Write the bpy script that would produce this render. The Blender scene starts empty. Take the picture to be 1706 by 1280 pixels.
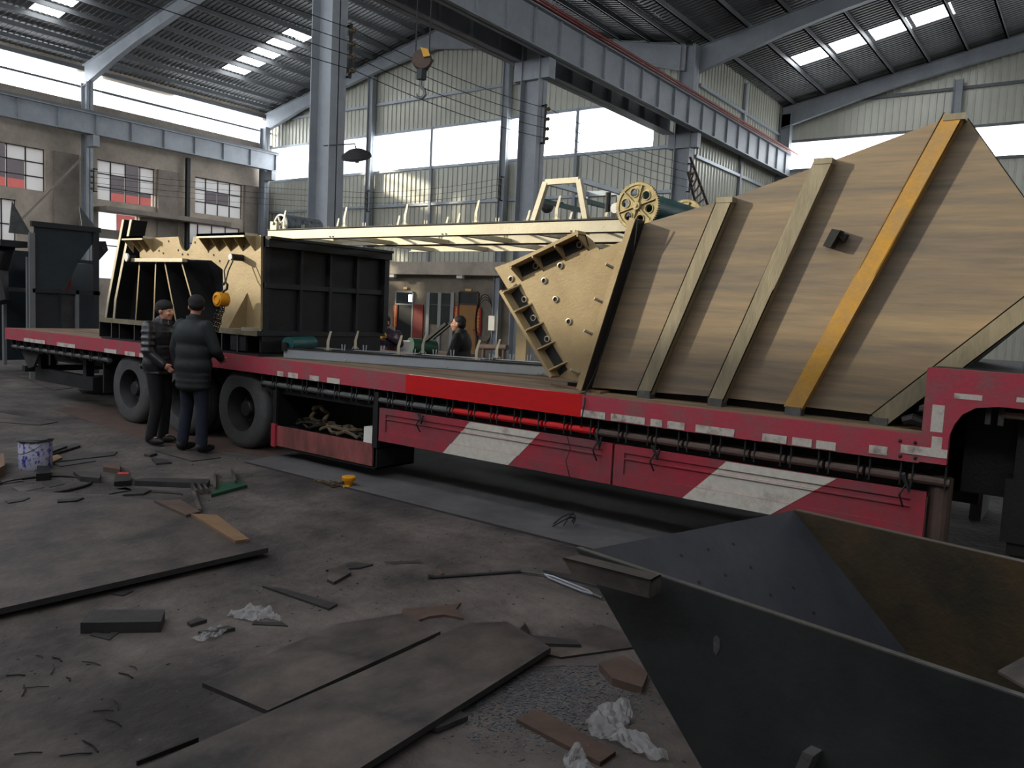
import bpy, bmesh, math, random
from mathutils import Vector, Matrix, noise
R_ = random.Random(7)
S = bpy.context.scene
C = S.collection
# ---------------- camera ----------------
FPX = 1339.265
def _n(v): return v.normalized()
_vd = Vector((1840-853, -(566-640), -FPX)); _ve = Vector((-980-853, -(430-640), -FPX))
AY = _n(_vd); AX = -_n(_ve); AZ = AX.cross(AY).normalized(); AX = AY.cross(AZ).normalized()
ROT = Matrix((AX, AY, AZ))            # world <- camera
EYE = Vector((0, 0, 1.8))
cam_d = bpy.data.cameras.new('camera'); cam = bpy.data.objects.new('camera', cam_d); C.objects.link(cam)
cam_d.sensor_fit = 'HORIZONTAL'; cam_d.sensor_width = 36; cam_d.lens = 36*FPX/1706
cam_d.clip_start = 0.05; cam_d.clip_end = 300
cam.matrix_world = Matrix.Translation(EYE) @ ROT.to_4x4()
S.camera = cam
# ---------------- world, sun, exposure ----------------
S.view_settings.view_transform = 'Standard'; S.view_settings.look = 'None'
S.view_settings.gamma = 1; S.view_settings.use_curve_mapping = False
S.view_settings.exposure = 0.68
W = bpy.data.worlds.new('sky'); S.world = W; W.use_nodes = True
WB = W.node_tree.nodes['Background']; WB.inputs[0].default_value = (0.86, 0.93, 1.0, 1); WB.inputs[1].default_value = 1.6
SUN_AZ = (0.81, 0.59); SUN_EL = math.radians(15)
sd = bpy.data.lights.new('sun', 'SUN'); so = bpy.data.objects.new('sun', sd); C.objects.link(so)
sd.energy = 1.9; sd.angle = math.radians(1.5); sd.color = (1.0, 0.9, 0.68)
_d = Vector((SUN_AZ[0]*math.cos(SUN_EL), SUN_AZ[1]*math.cos(SUN_EL), -math.sin(SUN_EL)))
so.rotation_euler = _d.to_track_quat('-Z', 'Y').to_euler(); so.location = (-20, -12, 12)
GLOW = 4.0      # luminance of the daylit translucent sheets
# ---------------- where a pixel of the 1706x1280 photo meets a real plane ----------------
def ray(px, py): return ROT @ Vector((px-853, -(py-640), -FPX))
def at(px, py, ax, v):
    r = ray(px, py); i = 'xyz'.index(ax); return EYE + r*((v-EYE[i])/r[i])
def atp(px, py, a, n):
    r = ray(px, py); return EYE + r*((a-EYE).dot(n)/r.dot(n))
# ---------------- materials ----------------
MATS = {}
def mat(name, col, rough=.6, metal=0., var=.25, scale=3., col2=None, bump=.15, bscale=40., stretch=(1,1,1), thr=(.35,.65), alpha=1., emit=None, spec=.5, det=6.):
    m = bpy.data.materials.new(name); m.use_nodes = True; MATS[name] = m
    nt = m.node_tree; N = nt.nodes; L = nt.links; b = N['Principled BSDF']
    b.inputs['Roughness'].default_value = rough; b.inputs['Metallic'].default_value = metal
    b.inputs['Specular IOR Level'].default_value = spec
    if emit:
        b.inputs['Base Color'].default_value = (*col, 1)
        b.inputs['Emission Color'].default_value = (*col, 1); b.inputs['Emission Strength'].default_value = emit
        return m
    tc = N.new('ShaderNodeTexCoord'); mp = N.new('ShaderNodeMapping'); mp.inputs['Scale'].default_value = stretch
    L.new(tc.outputs['Object'], mp.inputs[0])
    n1 = N.new('ShaderNodeTexNoise'); n1.inputs['Scale'].default_value = scale; n1.inputs['Detail'].default_value = det; n1.inputs['Roughness'].default_value = .62
    L.new(mp.outputs[0], n1.inputs[0])
    r = N.new('ShaderNodeValToRGB'); e = r.color_ramp.elements
    e[0].position, e[1].position = thr
    c2 = col2 if col2 else tuple(c*(1-var) for c in col)
    e[0].color = (*c2, 1); e[1].color = (*col, 1)
    L.new(n1.outputs[0], r.inputs[0])
    n3 = N.new('ShaderNodeTexNoise'); n3.inputs['Scale'].default_value = scale*7; n3.inputs['Detail'].default_value = 4
    L.new(mp.outputs[0], n3.inputs[0])
    mx = N.new('ShaderNodeMix'); mx.data_type = 'RGBA'; mx.blend_type = 'MULTIPLY'; mx.inputs[0].default_value = min(1, var*1.6)
    L.new(r.outputs[0], mx.inputs[6]); L.new(n3.outputs[0], mx.inputs[7])
    g = N.new('ShaderNodeMix'); g.data_type = 'RGBA'; g.blend_type = 'MIX'; g.inputs[0].default_value = .6
    L.new(r.outputs[0], g.inputs[6]); L.new(mx.outputs[2], g.inputs[7]); L.new(g.outputs[2], b.inputs['Base Color'])
    if bump:
        n2 = N.new('ShaderNodeTexNoise'); n2.inputs['Scale'].default_value = bscale; n2.inputs['Detail'].default_value = 3
        L.new(mp.outputs[0], n2.inputs[0]); bp = N.new('ShaderNodeBump'); bp.inputs['Strength'].default_value = bump; bp.inputs['Distance'].default_value = .02
        L.new(n2.outputs[0], bp.inputs['Height']); L.new(bp.outputs[0], b.inputs['Normal'])
    if alpha < 1: b.inputs['Alpha'].default_value = alpha
    return m
def translucent(m, w=.5):
    nt = MATS[m].node_tree; b = nt.nodes['Principled BSDF']; o = nt.nodes['Material Output']; t = nt.nodes.new('ShaderNodeBsdfTranslucent'); x = nt.nodes.new('ShaderNodeMixShader')
    t.inputs[0].default_value = (.8,.8,.82,1); x.inputs[0].default_value = w; nt.links.new(b.outputs[0], x.inputs[1]); nt.links.new(t.outputs[0], x.inputs[2]); nt.links.new(x.outputs[0], o.inputs[0])
def s(r, g, b):   # sRGB 0-255 -> linear
    f = lambda c: ((c/255+.055)/1.055)**2.4 if c/255 > .04045 else c/255/12.92
    return (f(r), f(g), f(b))
mat('floor', s(124,115,111), .85, var=.7, scale=1.1, col2=s(58,54,55), bump=1.0, bscale=14, thr=(.36,.68), det=15)
mat('strip_grey', s(112,111,113), .7, .1, var=.3, scale=1.5, col2=s(88,87,90), bump=.1)
mat('concrete', s(214,200,184), .85, var=.3, scale=1.2)
mat('concrete_dark', s(168,156,146), .85, var=.3, scale=1.2)
mat('plaster', s(160,148,134), .9, var=.35, scale=.9)
mat('sheet_wall', s(206,206,194), .33, .15, var=.12, scale=.5, bump=.04)
mat('sheet_roof', s(118,120,122), .5, .1, var=.15, scale=.6, bump=.04)
mat('steel_blue', s(166,172,180), .5, .1, var=.18, scale=1.5, bump=.05)
mat('steel_grey', s(120,123,126), .5, .1, var=.18, scale=1.5, bump=.05)
mat('rail_red', s(150,52,48), .6, var=.2)
mat('daylight', (.93,.97,1), emit=GLOW)
mat('skylight', (.95,.98,1), emit=GLOW*1.3)
mat('frame_dark', s(60,60,62), .6, var=.1)
mat('pane', s(178,178,182), .25, var=.1, scale=1)
translucent('pane', .55)
mat('red_deck', s(186,66,84), .6, var=.3, scale=5, col2=s(142,98,100), thr=(.3,.55), bump=.1)
mat('red_fresh', s(214,24,30), .4, var=.12, scale=2, bump=.05, stretch=(1,1,6))
mat('red_skirt', s(172,50,68), .6, var=.3, scale=2.2, col2=s(126,74,80), thr=(.35,.6), bump=.08)
mat('red_box', s(160,84,84), .65, var=.35, scale=5, col2=s(104,64,60), stretch=(1,1,.4))
mat('white_paint', s(222,216,206), .6, var=.35, scale=3, col2=s(128,112,92), thr=(.25,.45))
mat('tape_white', s(214,206,198), .5, var=.3, scale=9, col2=s(140,120,112), thr=(.3,.5))
mat('deck_wood', s(158,130,100), .85, var=.35, scale=3, stretch=(.25,2.5,1), col2=s(96,80,66))
mat('rust_steel', s(180,160,122), .5, .2, var=.22, scale=2.2, col2=s(156,134,98), bump=.08, thr=(.3,.7))
mat('hopper_steel', s(160,139,110), .6, .1, var=.35, scale=1.6, col2=s(118,108,98), stretch=(.35,.5,5), bump=.05, thr=(.35,.65))
mat('rib_steel', s(160,150,126), .5, .3, var=.3, scale=4, stretch=(3,3,.6), bump=.1)
mat('rib_yellow', s(196,146,50), .5, var=.25, scale=5, col2=s(168,134,84))
mat('bright_steel', s(206,198,176), .38, .35, var=.15, scale=3, bump=.04)
mat('pale_steel', s(176,184,194), .4, .3, var=.15, scale=2, bump=.04)
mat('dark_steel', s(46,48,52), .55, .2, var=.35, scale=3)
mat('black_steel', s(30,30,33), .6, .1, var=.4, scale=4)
mat('bin_steel', s(62,66,68), .5, .2, var=.4, scale=2.2, col2=s(44,48,50), bump=.08)
mat('bin_rust', s(92,74,50), .6, .2, var=.4, scale=1.8, col2=s(46,46,38))
mat('bin_plate', s(74,76,84), .5, .3, var=.3, scale=2.5, col2=s(60,62,72))
mat('edge_steel', s(120,122,122), .4, .5, var=.3, scale=9)
mat('machine_blue', s(44,54,60), .6, .1, var=.3, scale=2)
mat('plate', s(112,102,97), .62, .15, var=.5, scale=1.9, col2=s(60,58,60), bump=.25, bscale=22, det=12, thr=(.36,.62))
mat('plate_rust', s(104,84,76), .7, .1, var=.3, scale=4, col2=s(86,70,64))
mat('plate_tan', s(140,112,82), .7, var=.25, scale=5, col2=s(128,98,74))
mat('scrap', s(70,68,70), .65, .2, var=.35, scale=9)
mat('rubber', s(84,85,86), .85, var=.25, scale=8, bump=.2)
mat('rubber_drum', s(58,64,66), .5, var=.5, scale=20, col2=s(140,150,160), thr=(.3,.7))
mat('hub_dark', s(52,52,54), .6, .3, var=.3, scale=8)
mat('teal', s(28,92,92), .5, var=.25, scale=5)
mat('gear', s(186,168,122), .5, .3, var=.3, scale=12)
mat('yellow', s(232,170,30), .45, var=.15, scale=8)
mat('rope', s(120,104,82), .9, var=.4, scale=30)
mat('chain', s(60,54,48), .5, .5, var=.4, scale=40)
mat('white', s(232,230,226), .5, var=.08)
mat('skin', s(206,150,126), .5, var=.1, scale=20, bump=.05)
mat('hair', s(26,22,22), .7, var=.2)
mat('jacket_shiny', s(44,46,52), .36, var=.2, scale=8, bump=.25, bscale=14, spec=.7)
mat('jacket_dark', s(26,34,38), .7, var=.2, scale=8)
mat('jacket_black', s(28,28,28), .7, var=.2, scale=8)
mat('jacket_plum', s(66,52,66), .8, var=.25, scale=8)
mat('jeans', s(28,36,56), .85, var=.3, scale=20)
mat('trousers', s(24,25,28), .85, var=.3, scale=20)
mat('shoe', s(28,27,28), .6, var=.2)
mat('cap', s(36,34,38), .8, var=.2)
mat('red_banner', s(190,44,36), .6, var=.1)
mat('gold', s(240,196,110), .5, var=.1)
mat('door_wood', s(176,126,72), .6, var=.2, scale=3, stretch=(4,4,.5))
mat('door_black', s(22,26,26), .6, var=.2)
mat('glass_dark', s(64,72,72), .15, var=.3, scale=1.5, bump=0)
mat('window_frame', s(170,172,170), .5, var=.1)
mat('neighbour_white', s(240,240,240), .8, var=.05)
mat('neighbour_red', s(150,66,58), .7, var=.15)
mat('neighbour_dark', s(70,62,64), .8, var=.2)
mat('ground_out', s(150,145,140), .9)
mat('bag', s(196,196,200), .35, var=.2, scale=8, alpha=.45, bump=.4, bscale=18)
mat('bucket_label', s(200,200,224), .5, var=.25, scale=22, col2=s(60,70,170), thr=(.42,.5), stretch=(1,1,.7))
mat('green_scrap', s(40,84,62), .6, var=.3, scale=9)
mat('gravel', s(116,120,128), .8, .2, var=.4, scale=30)
mat('amber', s(236,160,24), .4, var=.1)
# ---------------- mesh builder ----------------
class MB:
    def __init__(self): self.v = []; self.f = []; self.m = []
    def add(self, vs, fs, mi=0):
        b = len(self.v); self.v += [Vector(p) for p in vs]; self.f += [tuple(i+b for i in q) for q in fs]; self.m += [mi]*len(fs); return self
    def box(self, a, b, mi=0):
        x0,y0,z0 = (min(a[i],b[i]) for i in range(3)); x1,y1,z1 = (max(a[i],b[i]) for i in range(3))
        return self.add([(x0,y0,z0),(x1,y0,z0),(x1,y1,z0),(x0,y1,z0),(x0,y0,z1),(x1,y0,z1),(x1,y1,z1),(x0,y1,z1)],
            [(0,3,2,1),(4,5,6,7),(0,1,5,4),(1,2,6,5),(2,3,7,6),(3,0,4,7)], mi)
    def bar(self, p, q, w, h, up=(0,0,1), mi=0, off=(0,0)):   # w across, h along up
        p, q = Vector(p), Vector(q); d = (q-p).normalized(); up = Vector(up)
        sx = d.cross(up)
        if sx.length < 1e-5: sx = d.cross(Vector((0,1,0)))
        sx.normalize(); uy = sx.cross(d).normalized(); vs = []
        for e in (p, q):
            for a, b in ((-1,-1),(1,-1),(1,1),(-1,1)): vs.append(e + sx*(a*w/2+off[0]) + uy*(b*h/2+off[1]))
        return self.add(vs, [(0,1,2,3),(7,6,5,4),(0,4,5,1),(1,5,6,2),(2,6,7,3),(3,7,4,0)], mi)
    def prism(self, poly, ext, mi=0, side=None):
        n = len(poly); e = Vector(ext); P = [Vector(p) for p in poly]
        fs = [tuple(range(n)), tuple(range(2*n-1, n-1, -1))]
        self.add(P+[p+e for p in P], fs, mi)
        b = len(self.v)-2*n
        for i in range(n):
            j = (i+1) % n; self.f.append((b+i, b+i+n, b+j+n, b+j)); self.m.append(mi if side is None else side)
        return self
    def tube(self, p, q, r, n=12, mi=0, r2=None, caps=True):
        p, q = Vector(p), Vector(q); d = (q-p).normalized(); r2 = r if r2 is None else r2
        a = d.orthogonal().normalized(); b = d.cross(a); vs = []
        for e, rr in ((p, r), (q, r2)):
            for i in range(n):
                t = 2*math.pi*i/n; vs.append(e + a*(rr*math.cos(t)) + b*(rr*math.sin(t)))
        fs = [(i, (i+1)%n, n+(i+1)%n, n+i) for i in range(n)]
        if caps: fs += [tuple(range(n-1,-1,-1)), tuple(range(n, 2*n))]
        return self.add(vs, fs, mi)
    def path(self, pts, r, n=8, mi=0, closed=False):
        pts = [Vector(p) for p in pts]; m = len(pts); vs = []; a = None
        for k, p in enumerate(pts):
            d = (pts[(k+1)%m] - pts[k-1]) if (closed or 0 < k < m-1) else (pts[1]-pts[0] if k == 0 else pts[-1]-pts[-2])
            d = d.normalized() if d.length > 1e-9 else Vector((0,0,1))
            a = d.orthogonal().normalized() if a is None else (a - d*a.dot(d)).normalized()
            b = d.cross(a); rr = r[k] if isinstance(r, (list, tuple)) else r
            for i in range(n):
                t = 2*math.pi*i/n; vs.append(p + a*(rr*math.cos(t)) + b*(rr*math.sin(t)))
        fs = []
        for k in range(m if closed else m-1):
            for i in range(n):
                k2 = (k+1) % m; fs.append((k*n+i, k*n+(i+1)%n, k2*n+(i+1)%n, k2*n+i))
        if not closed: fs += [tuple(range(n-1,-1,-1)), tuple(range((m-1)*n, m*n))]
        return self.add(vs, fs, mi)
    def ring(self, c, ax, prof, n=32, mi=0, closed=True):   # lathe: prof = [(radius, height along ax)]
        c = Vector(c); ax = Vector(ax).normalized(); a = ax.orthogonal().normalized(); b = ax.cross(a); m = len(prof); vs = []
        for i in range(n):
            t = 2*math.pi*i/n; e = a*math.cos(t) + b*math.sin(t)
            for r, h in prof: vs.append(c + e*r + ax*h)
        fs = []
        for i in range(n):
            i2 = (i+1) % n
            for k in range(m if closed else m-1): k2 = (k+1) % m; fs.append((i*m+k, i2*m+k, i2*m+k2, i*m+k2))
        return self.add(vs, fs, mi)
    def ball(self, c, r, n=10, mi=0, sc=(1,1,1)):
        c = Vector(c); vs = []; fs = []
        for j in range(1, n):
            ph = math.pi*j/n
            for i in range(n*2): t = math.pi*i/n; vs.append(c + Vector((r*sc[0]*math.sin(ph)*math.cos(t), r*sc[1]*math.sin(ph)*math.sin(t), r*sc[2]*math.cos(ph))))
        w = n*2
        for j in range(n-2):
            for i in range(w): fs.append((j*w+i, (j+1)*w+i, (j+1)*w+(i+1)%w, j*w+(i+1)%w))
        vs += [c + Vector((0,0,r*sc[2])), c - Vector((0,0,r*sc[2]))]; t0 = len(vs)-2
        for i in range(w): fs.append((t0, i, (i+1)%w)); fs.append((t0+1, (n-2)*w+(i+1)%w, (n-2)*w+i))
        return self.add(vs, fs, mi)
    def build(self, name, mats, parent=None, label=None, cat=None, group=None, kind=None, smooth=False, bevel=0, origin=None):
        if isinstance(mats, str): mats = [mats]
        if parent is not None: o0 = parent['_o'] ; o0 = Vector(o0)
        elif origin is not None: o0 = Vector(origin)
        else:
            xs = [p.x for p in self.v]; ys = [p.y for p in self.v]; zs = [p.z for p in self.v]
            o0 = Vector(((min(xs)+max(xs))/2, (min(ys)+max(ys))/2, min(zs)))
        me = bpy.data.meshes.new(name); me.from_pydata([p-o0 for p in self.v], [], self.f)
        for k in mats: me.materials.append(MATS[k])
        for p, mi in zip(me.polygons, self.m): p.material_index = mi; p.use_smooth = smooth
        bm = bmesh.new(); bm.from_mesh(me); bmesh.ops.recalc_face_normals(bm, faces=bm.faces); bm.to_mesh(me); bm.free()
        o = bpy.data.objects.new(name, me); C.objects.link(o)
        if parent is not None: o.parent = parent
        else: o.location = o0
        o['_o'] = tuple(o0)
        if smooth:
            try: me.set_sharp_from_angle(angle=math.radians(40))
            except Exception: pass
        if bevel:
            b = o.modifiers.new('bevel', 'BEVEL'); b.width = bevel; b.segments = 2; b.limit_method = 'ANGLE'
        tag(o, label, cat, group, kind); return o
def tag(o, label=None, cat=None, group=None, kind=None):
    if label: o['label'] = label
    if cat: o['category'] = cat
    if group: o['group'] = group
    if kind: o['kind'] = kind
    return o
def thing(name, loc, label, cat, group=None):
    o = bpy.data.objects.new(name, None); C.objects.link(o); o.location = loc; o['_o'] = tuple(loc); o.empty_display_size = .1
    return tag(o, label, cat, group)
def dup(root, loc, label=None, rz=None):
    r = root.copy(); C.objects.link(r); r.location = loc
    if label: r['label'] = label
    if rz is not None: r.rotation_euler.z = rz
    for ch in list(root.children):
        c = ch.copy(); C.objects.link(c); c.parent = r
        for g in list(ch.children): d = g.copy(); C.objects.link(d); d.parent = c
    return r
TN = {'trim': 0, 'window': 0, 'door': 0}
def st(mb, m, base='trim', name=None, parent=None, **k):
    if name is None: TN[base] += 1; name = '%s_%d' % (base, TN[base])
    return mb.build(name, m, parent=parent, kind='structure' if parent is None else None, **k)
# ================= THE HALL =================
XL, XC, YB, YF, XR, Y0 = -32.2, -11.1, 24.0, 32.6, 12.0, -3.0
PK1 = (XL+XC)/2; PK2 = (XC+XR)/2; EAVE = 10.4; SL = .2
def roofz(x):
    return EAVE + SL*(x-XL if x < PK1 else XC-x) if x < XC else EAVE + SL*(x-XC if x < PK2 else XR-x)
st(MB().box((-33,-6,-.3),(14,34,0)), 'floor', name='floor')
def corr_wall(name, p0, p1, zlo, zhi, outn, m='sheet_wall', pitch=.24, dep=.035, holes=()):
    # ribbed steel sheet between plan points, bottom zlo, top zhi (function of x,y or number); outn = inward normal
    p0, p1 = Vector(p0), Vector(p1); L = (p1-p0).length; d = (p1-p0)/L; nrm = Vector(outn); mb = MB(); n = int(L/pitch); pts = []
    for i in range(n):
        for fx, dd in ((0,0),(.62,0),(.68,dep),(.82,dep),(.88,0)): pts.append(((i+fx)*L/n, dd))
    pts.append((L, 0)); vs = []
    for t, dd in pts:
        p = p0 + d*t + nrm*dd; z1 = zhi(p.x) if callable(zhi) else zhi
        vs += [(p.x,p.y,zlo),(p.x,p.y,z1)]
    mb.add(vs, [(2*i,2*i+2,2*i+3,2*i+1) for i in range(len(pts)-1)])
    return mb
wb = corr_wall('w', (XL,YB), (XC,YB), 3.55, 7.28, (0,-1))
w2 = corr_wall('w', (XL,YB), (XC,YB), 8.76, roofz, (0,-1)); wb.add(w2.v, w2.f)
w2 = corr_wall('w', (-12.35,YB), (XC,YB), 7.28, 8.76, (0,-1)); wb.add(w2.v, w2.f)
st(wb, 'sheet_wall', name='wall_back')
st(corr_wall('w', (XC,YB), (XC,YF), 0, roofz, (1,0)), 'sheet_wall', name='wall_step')
wf = corr_wall('w', (XC,YF), (XR,YF), 0, 7.9, (0,-1)); w2 = corr_wall('w', (XC,YF), (XR,YF), 8.95, roofz, (0,-1)); wf.add(w2.v, w2.f)
st(wf, 'sheet_wall', name='wall_far')
st(corr_wall('w', (XR,YF), (XR,-3), 0, roofz, (-1,0), pitch=.5), 'sheet_wall', name='wall_right')
# front wall behind the photographer, its open strip placed and sized to shape the sunlight
SB, STOP = 5.75, 7.95
fw = MB()
for a, b, z0, z1 in ((XL,-29.5,0,10.4),(-29.5,-8.5,0,SB),(-29.5,-8.5,STOP,10.4),(-8.5,XR,0,10.4)):
    fw.box((a,Y0-.15,z0),(b,Y0,z1))
fw.prism([(XL,Y0-.15,10.4),(PK1,Y0-.15,roofz(PK1)),(XC,Y0-.15,10.4)], (0,.15,0)); fw.prism([(XC,Y0-.15,10.4),(PK2,Y0-.15,roofz(PK2)),(XR,Y0-.15,10.4)], (0,.15,0))
st(fw, 'concrete', name='wall_front')
# daylit translucent strips
def win(x0,y0,z0,x1,y1,z1,m='daylight'): st(MB().box((x0,y0,z0),(x1,y1,z1)), m, 'window')
xs = [XL+.15,-28.7,-25.2,-21.9,-18.2,-15.2,-12.35]
for a, b in zip(xs, xs[1:]): win(a+.03,YB+.02,7.28,b-.03,YB+.05,8.76)
for a, b in ((XC+.3,-5.2),(-5.2,.4),(.4,6),(6,XR-.3)): win(a+.03,YF+.02,7.9,b-.03,YF+.05,8.95)
for x in range(-30,11,5): win(x,Y0+.01,8.5,x+4.6,Y0+.04,10.2)  # unseen glowing panels added on the front wall to fill the foreground
for y in range(13,32,5): win(XR-.06,y,7.3,XR-.04,y+4.6,8.5)  # right wall panels likewise added out of view for fill light
ys = [-3,2,6.8,11.1,15.4,23.75]
ys[-1:-1] = [16.2, 19.2]
for a, b in zip(ys, ys[1:]):
    if a != 16.2: win(XL-.05,a+(.16 if a != 19.2 else 0),8.93,XL-.02,b-(.16 if b != 16.2 else 0),10.1)   # one bay left open so sun reaches the end wall
# left wall: concrete frame with window and door openings
lw = MB(); T = .35
def lwall(y0,y1,z0,z1,m=0): lw.box((XL-T,y0,z0),(XL,y1,z1),m)
lwall(-3,YB,6.93,8.93); lwall(-3,12.2,0,6.93); lwall(-3,YB,10.1,10.4)
for a, b in ((14.1,16.0),(18.4,20.2),(22.6,24)): lwall(a,b,5.38,6.93)
lwall(12.2,YB,4.95,5.38)
for a, b in ((13.1,16.05),(17.72,18.75),(18.9,19.75),(22.5,24)): lwall(a,b,2.3,4.95)
lwall(12.2,YB,0,2.3)
st(lw, 'concrete', name='wall_left')
def gridwin(y0,y1,z0,z1,nc,nr,skip=()):
    fr = MB()
    for i in range(nc+1): y = y0+(y1-y0)*i/nc; fr.box((XL-.2,y-.02,z0),(XL-.14,y+.02,z1))
    for j in range(nr+1): z = z0+(z1-z0)*j/nr; fr.box((XL-.2,y0,z-.02),(XL-.14,y1,z+.02))
    f = st(fr, 'frame_dark', 'window')
    pn = MB()
    for i in range(nc):
        for j in range(nr):
            if (i,j) in skip: continue
            pn.box((XL-.18,y0+(y1-y0)*i/nc+.02,z0+(z1-z0)*j/nr+.02),(XL-.17,y0+(y1-y0)*(i+1)/nc-.02,z0+(z1-z0)*(j+1)/nr-.02))
    if pn.v: pn.build('pane', 'pane', f)
gridwin(12.2,14.1,5.38,6.93,3,3,((0,0),(0,1),(1,0),(1,1),(0,2)))
gridwin(16.0,18.4,5.38,6.93,4,3,((1,0),(1,1),(2,0),(2,1),(2,2),(3,0)))
gridwin(20.2,22.6,5.38,6.93,4,3,((1,1),(2,1)))
gridwin(12.2,13.1,2.3,4.95,2,3); gridwin(19.75,22.5,2.3,4.95,4,3); gridwin(16.05,17.72,2.3,4.95,1,2,((0,0),(0,1)))
st(MB().box((XL,15.9,4.9),(XL+.9,21.4,5.08)), 'concrete_dark', 'trim')            # ledge
st(MB().box((XL-.1,16.05,3.9),(XL+.05,17.72,4.25)), 'concrete_dark', 'trim')
for y in (14.9,19.0,23.2): st(MB().box((XL,y-.55,0),(XL+.12,y+.35,6.93)), 'concrete_dark', 'trim')
st(MB().box((XL,-3,8.55),(XL+.15,YB,8.93)), 'concrete_dark', 'trim')
for z in (9.5,): st(MB().box((XL,-3,z-.04),(XL+.06,YB,z+.04)), 'steel_grey', 'trim')
st(MB().box((XL,-3,10.1),(XL+.1,YB,10.25)), 'steel_grey', 'trim')
# neighbouring yard seen through the openings
nb = thing('neighbour_building', (-48,22,0), 'white building with red windows beyond the open side door', 'building')
MB().box((-49,2,0),(-48,60,6.6)).build('wall', 'neighbour_white', nb)
MB().box((-49.2,2,6.6),(-47.8,60,7.6)).build('red_fascia', 'neighbour_red', nb)
MB().box((-49,2,7.6),(-48,60,9.6)).build('upper_wall', 'neighbour_dark', nb)
for y in (25.0,31.5,38): MB().box((-48.0,y,5.0),(-47.9,y+1.1,6.4)).build('window', 'neighbour_red', nb)
st(MB().box((-90,-30,-.35),(-33,80,-.3)), 'ground_out', name='ground_outside')
# ---- roofs: ribbed sheets with translucent panels ----
PUR = 1.055
def roof(name, xa, xb, y0, y1, lights):
    xs = sorted({xa, xb, *[v for l in lights for v in l[:2]]}); ys = sorted({y0, y1, *[v for l in lights for v in l[2:]]}); mb = MB()
    for a, b in zip(xs, xs[1:]):
        for c, d in zip(ys, ys[1:]):
            if any(l[0]-1e-4 <= a and b <= l[1]+1e-4 and l[2]-1e-4 <= c and d <= l[3]+1e-4 for l in lights): continue
            n = max(1, round((d-c)/.19)); pts = []
            for i in range(n):
                for fx, dd in ((0,0),(.6,0),(.68,.025),(.84,.025),(.92,0)): pts.append((c+(i+fx)*(d-c)/n, dd))
            pts.append((d,0)); vs = []
            za, zb = rz_(a, xa, xb), rz_(b, xa, xb)
            for y, dd in pts: vs += [(a,y,za-dd),(b,y,zb-dd)]
            mb.add(vs, [(2*i,2*i+1,2*i+3,2*i+2) for i in range(len(pts)-1)])
    st(mb, 'sheet_roof', name=name)
    for l in lights:
        mb = MB().add([(l[0],l[2],rz_(l[0],xa,xb)),(l[1],l[2],rz_(l[1],xa,xb)),(l[1],l[3],rz_(l[1],xa,xb)),(l[0],l[3],rz_(l[0],xa,xb))], [(0,1,2,3)])
        st(mb, 'skylight', 'window')
def rz_(x, xa, xb): return roofz(min(max(x, xa+1e-5), xb-1e-5))
P0 = XL+.55
def pans(x0, n, ya, yb, step=.93, gap=.2): return [(x0+i*step, x0+i*step+step-gap, ya, yb) for i in range(n)]
roof('ceiling_left', XL, PK1, Y0, YB, pans(-29.45,5,19.6,20.65) + pans(-29.45,3,12.4,13.35) + pans(-29.45,5,5.2,6.2))
roof('ceiling_middle', PK1, XC, Y0, YB, [(-15.9,-15.1,20.2,21.3)] + pans(-20.5,7,1.0,2.2))  # the row nearest the front is unseen, added to brighten the foreground
roof('ceiling_right', XC, PK2, Y0, YF, pans(-9.35,4,27.75,28.85,1.2,.12) + pans(-9.35,7,.4,1.8,1.2,.12))  # near-front panels are out of view, put in as extra fill
roof('ceiling_end', PK2, XR, Y0, YF, [(4,5.5,9,10.2)])
for i in range(1, 20):                                          # purlins run the length of the hall
    for xa, xb, y1 in ((XL,PK1,YB),(PK1,XC,YB),(XC,PK2,YF),(PK2,XR,YF)):
        st_ = 1.17 if xa >= XC else .93
        x = (-29.55 + (i-3)*st_) if xa == XL else (xb-.3-(i-1)*1.05 if xa == PK1 else (-9.41+(i-2)*st_ if xa == XC else xa+i*1.2))
        if not xa+.1 < x < xb-.1: continue
        z = roofz(x)-.04-.08; st(MB().box((x-.03,Y0,z-.08),(x+.03,y1,z+.08)).box((x-.03,Y0,z-.08),(x+.05,y1,z-.065)), 'steel_grey', 'trim')
def rafter(y, x0, x1, xm, deep, shallow):
    mb = MB(); b = .16
    for xa, xe in ((x0, xm), (x1, xm)):
        n = 8; prev = None; za = []
        for k in range(n+1):
            x = xa + (xe-xa)*k/n; top = roofz(min(max(x, x0+1e-4), x1-1e-4))-.21; t = k/n
            dd = deep + (shallow-deep)*min(1, t*3.2) if t < .32 else shallow + (deep*.8-shallow)*max(0, (t-.7)/.3)
            za.append((x, top, top-dd))
        for (xa_, ta, ba), (xb_, tb, bb) in zip(za, za[1:]):
            mb.prism([(xa_,y-.01,ba),(xb_,y-.01,bb),(xb_,y-.01,tb),(xa_,y-.01,ta)], (0,.02,0))
            mb.prism([(xa_,y-b/1.6,ba),(xb_,y-b/1.6,bb),(xb_,y-b/1.6,bb-.025),(xa_,y-b/1.6,ba-.025)], (0,b*1.25,0))
            mb.prism([(xa_,y-b/1.6,ta),(xb_,y-b/1.6,tb),(xb_,y-b/1.6,tb+.02),(xa_,y-b/1.6,ta+.02)], (0,b*1.25,0))
    st(mb, 'steel_blue', 'trim')
for y in (6.8, 15.4, 23.6): rafter(y, XL+.25, XC-.1, PK1, .75, .45)
for y in (6.8, 15.4, 24.0, 32.2): rafter(y, XC+.1, XR-.2, PK2, .75, .45)
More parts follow.
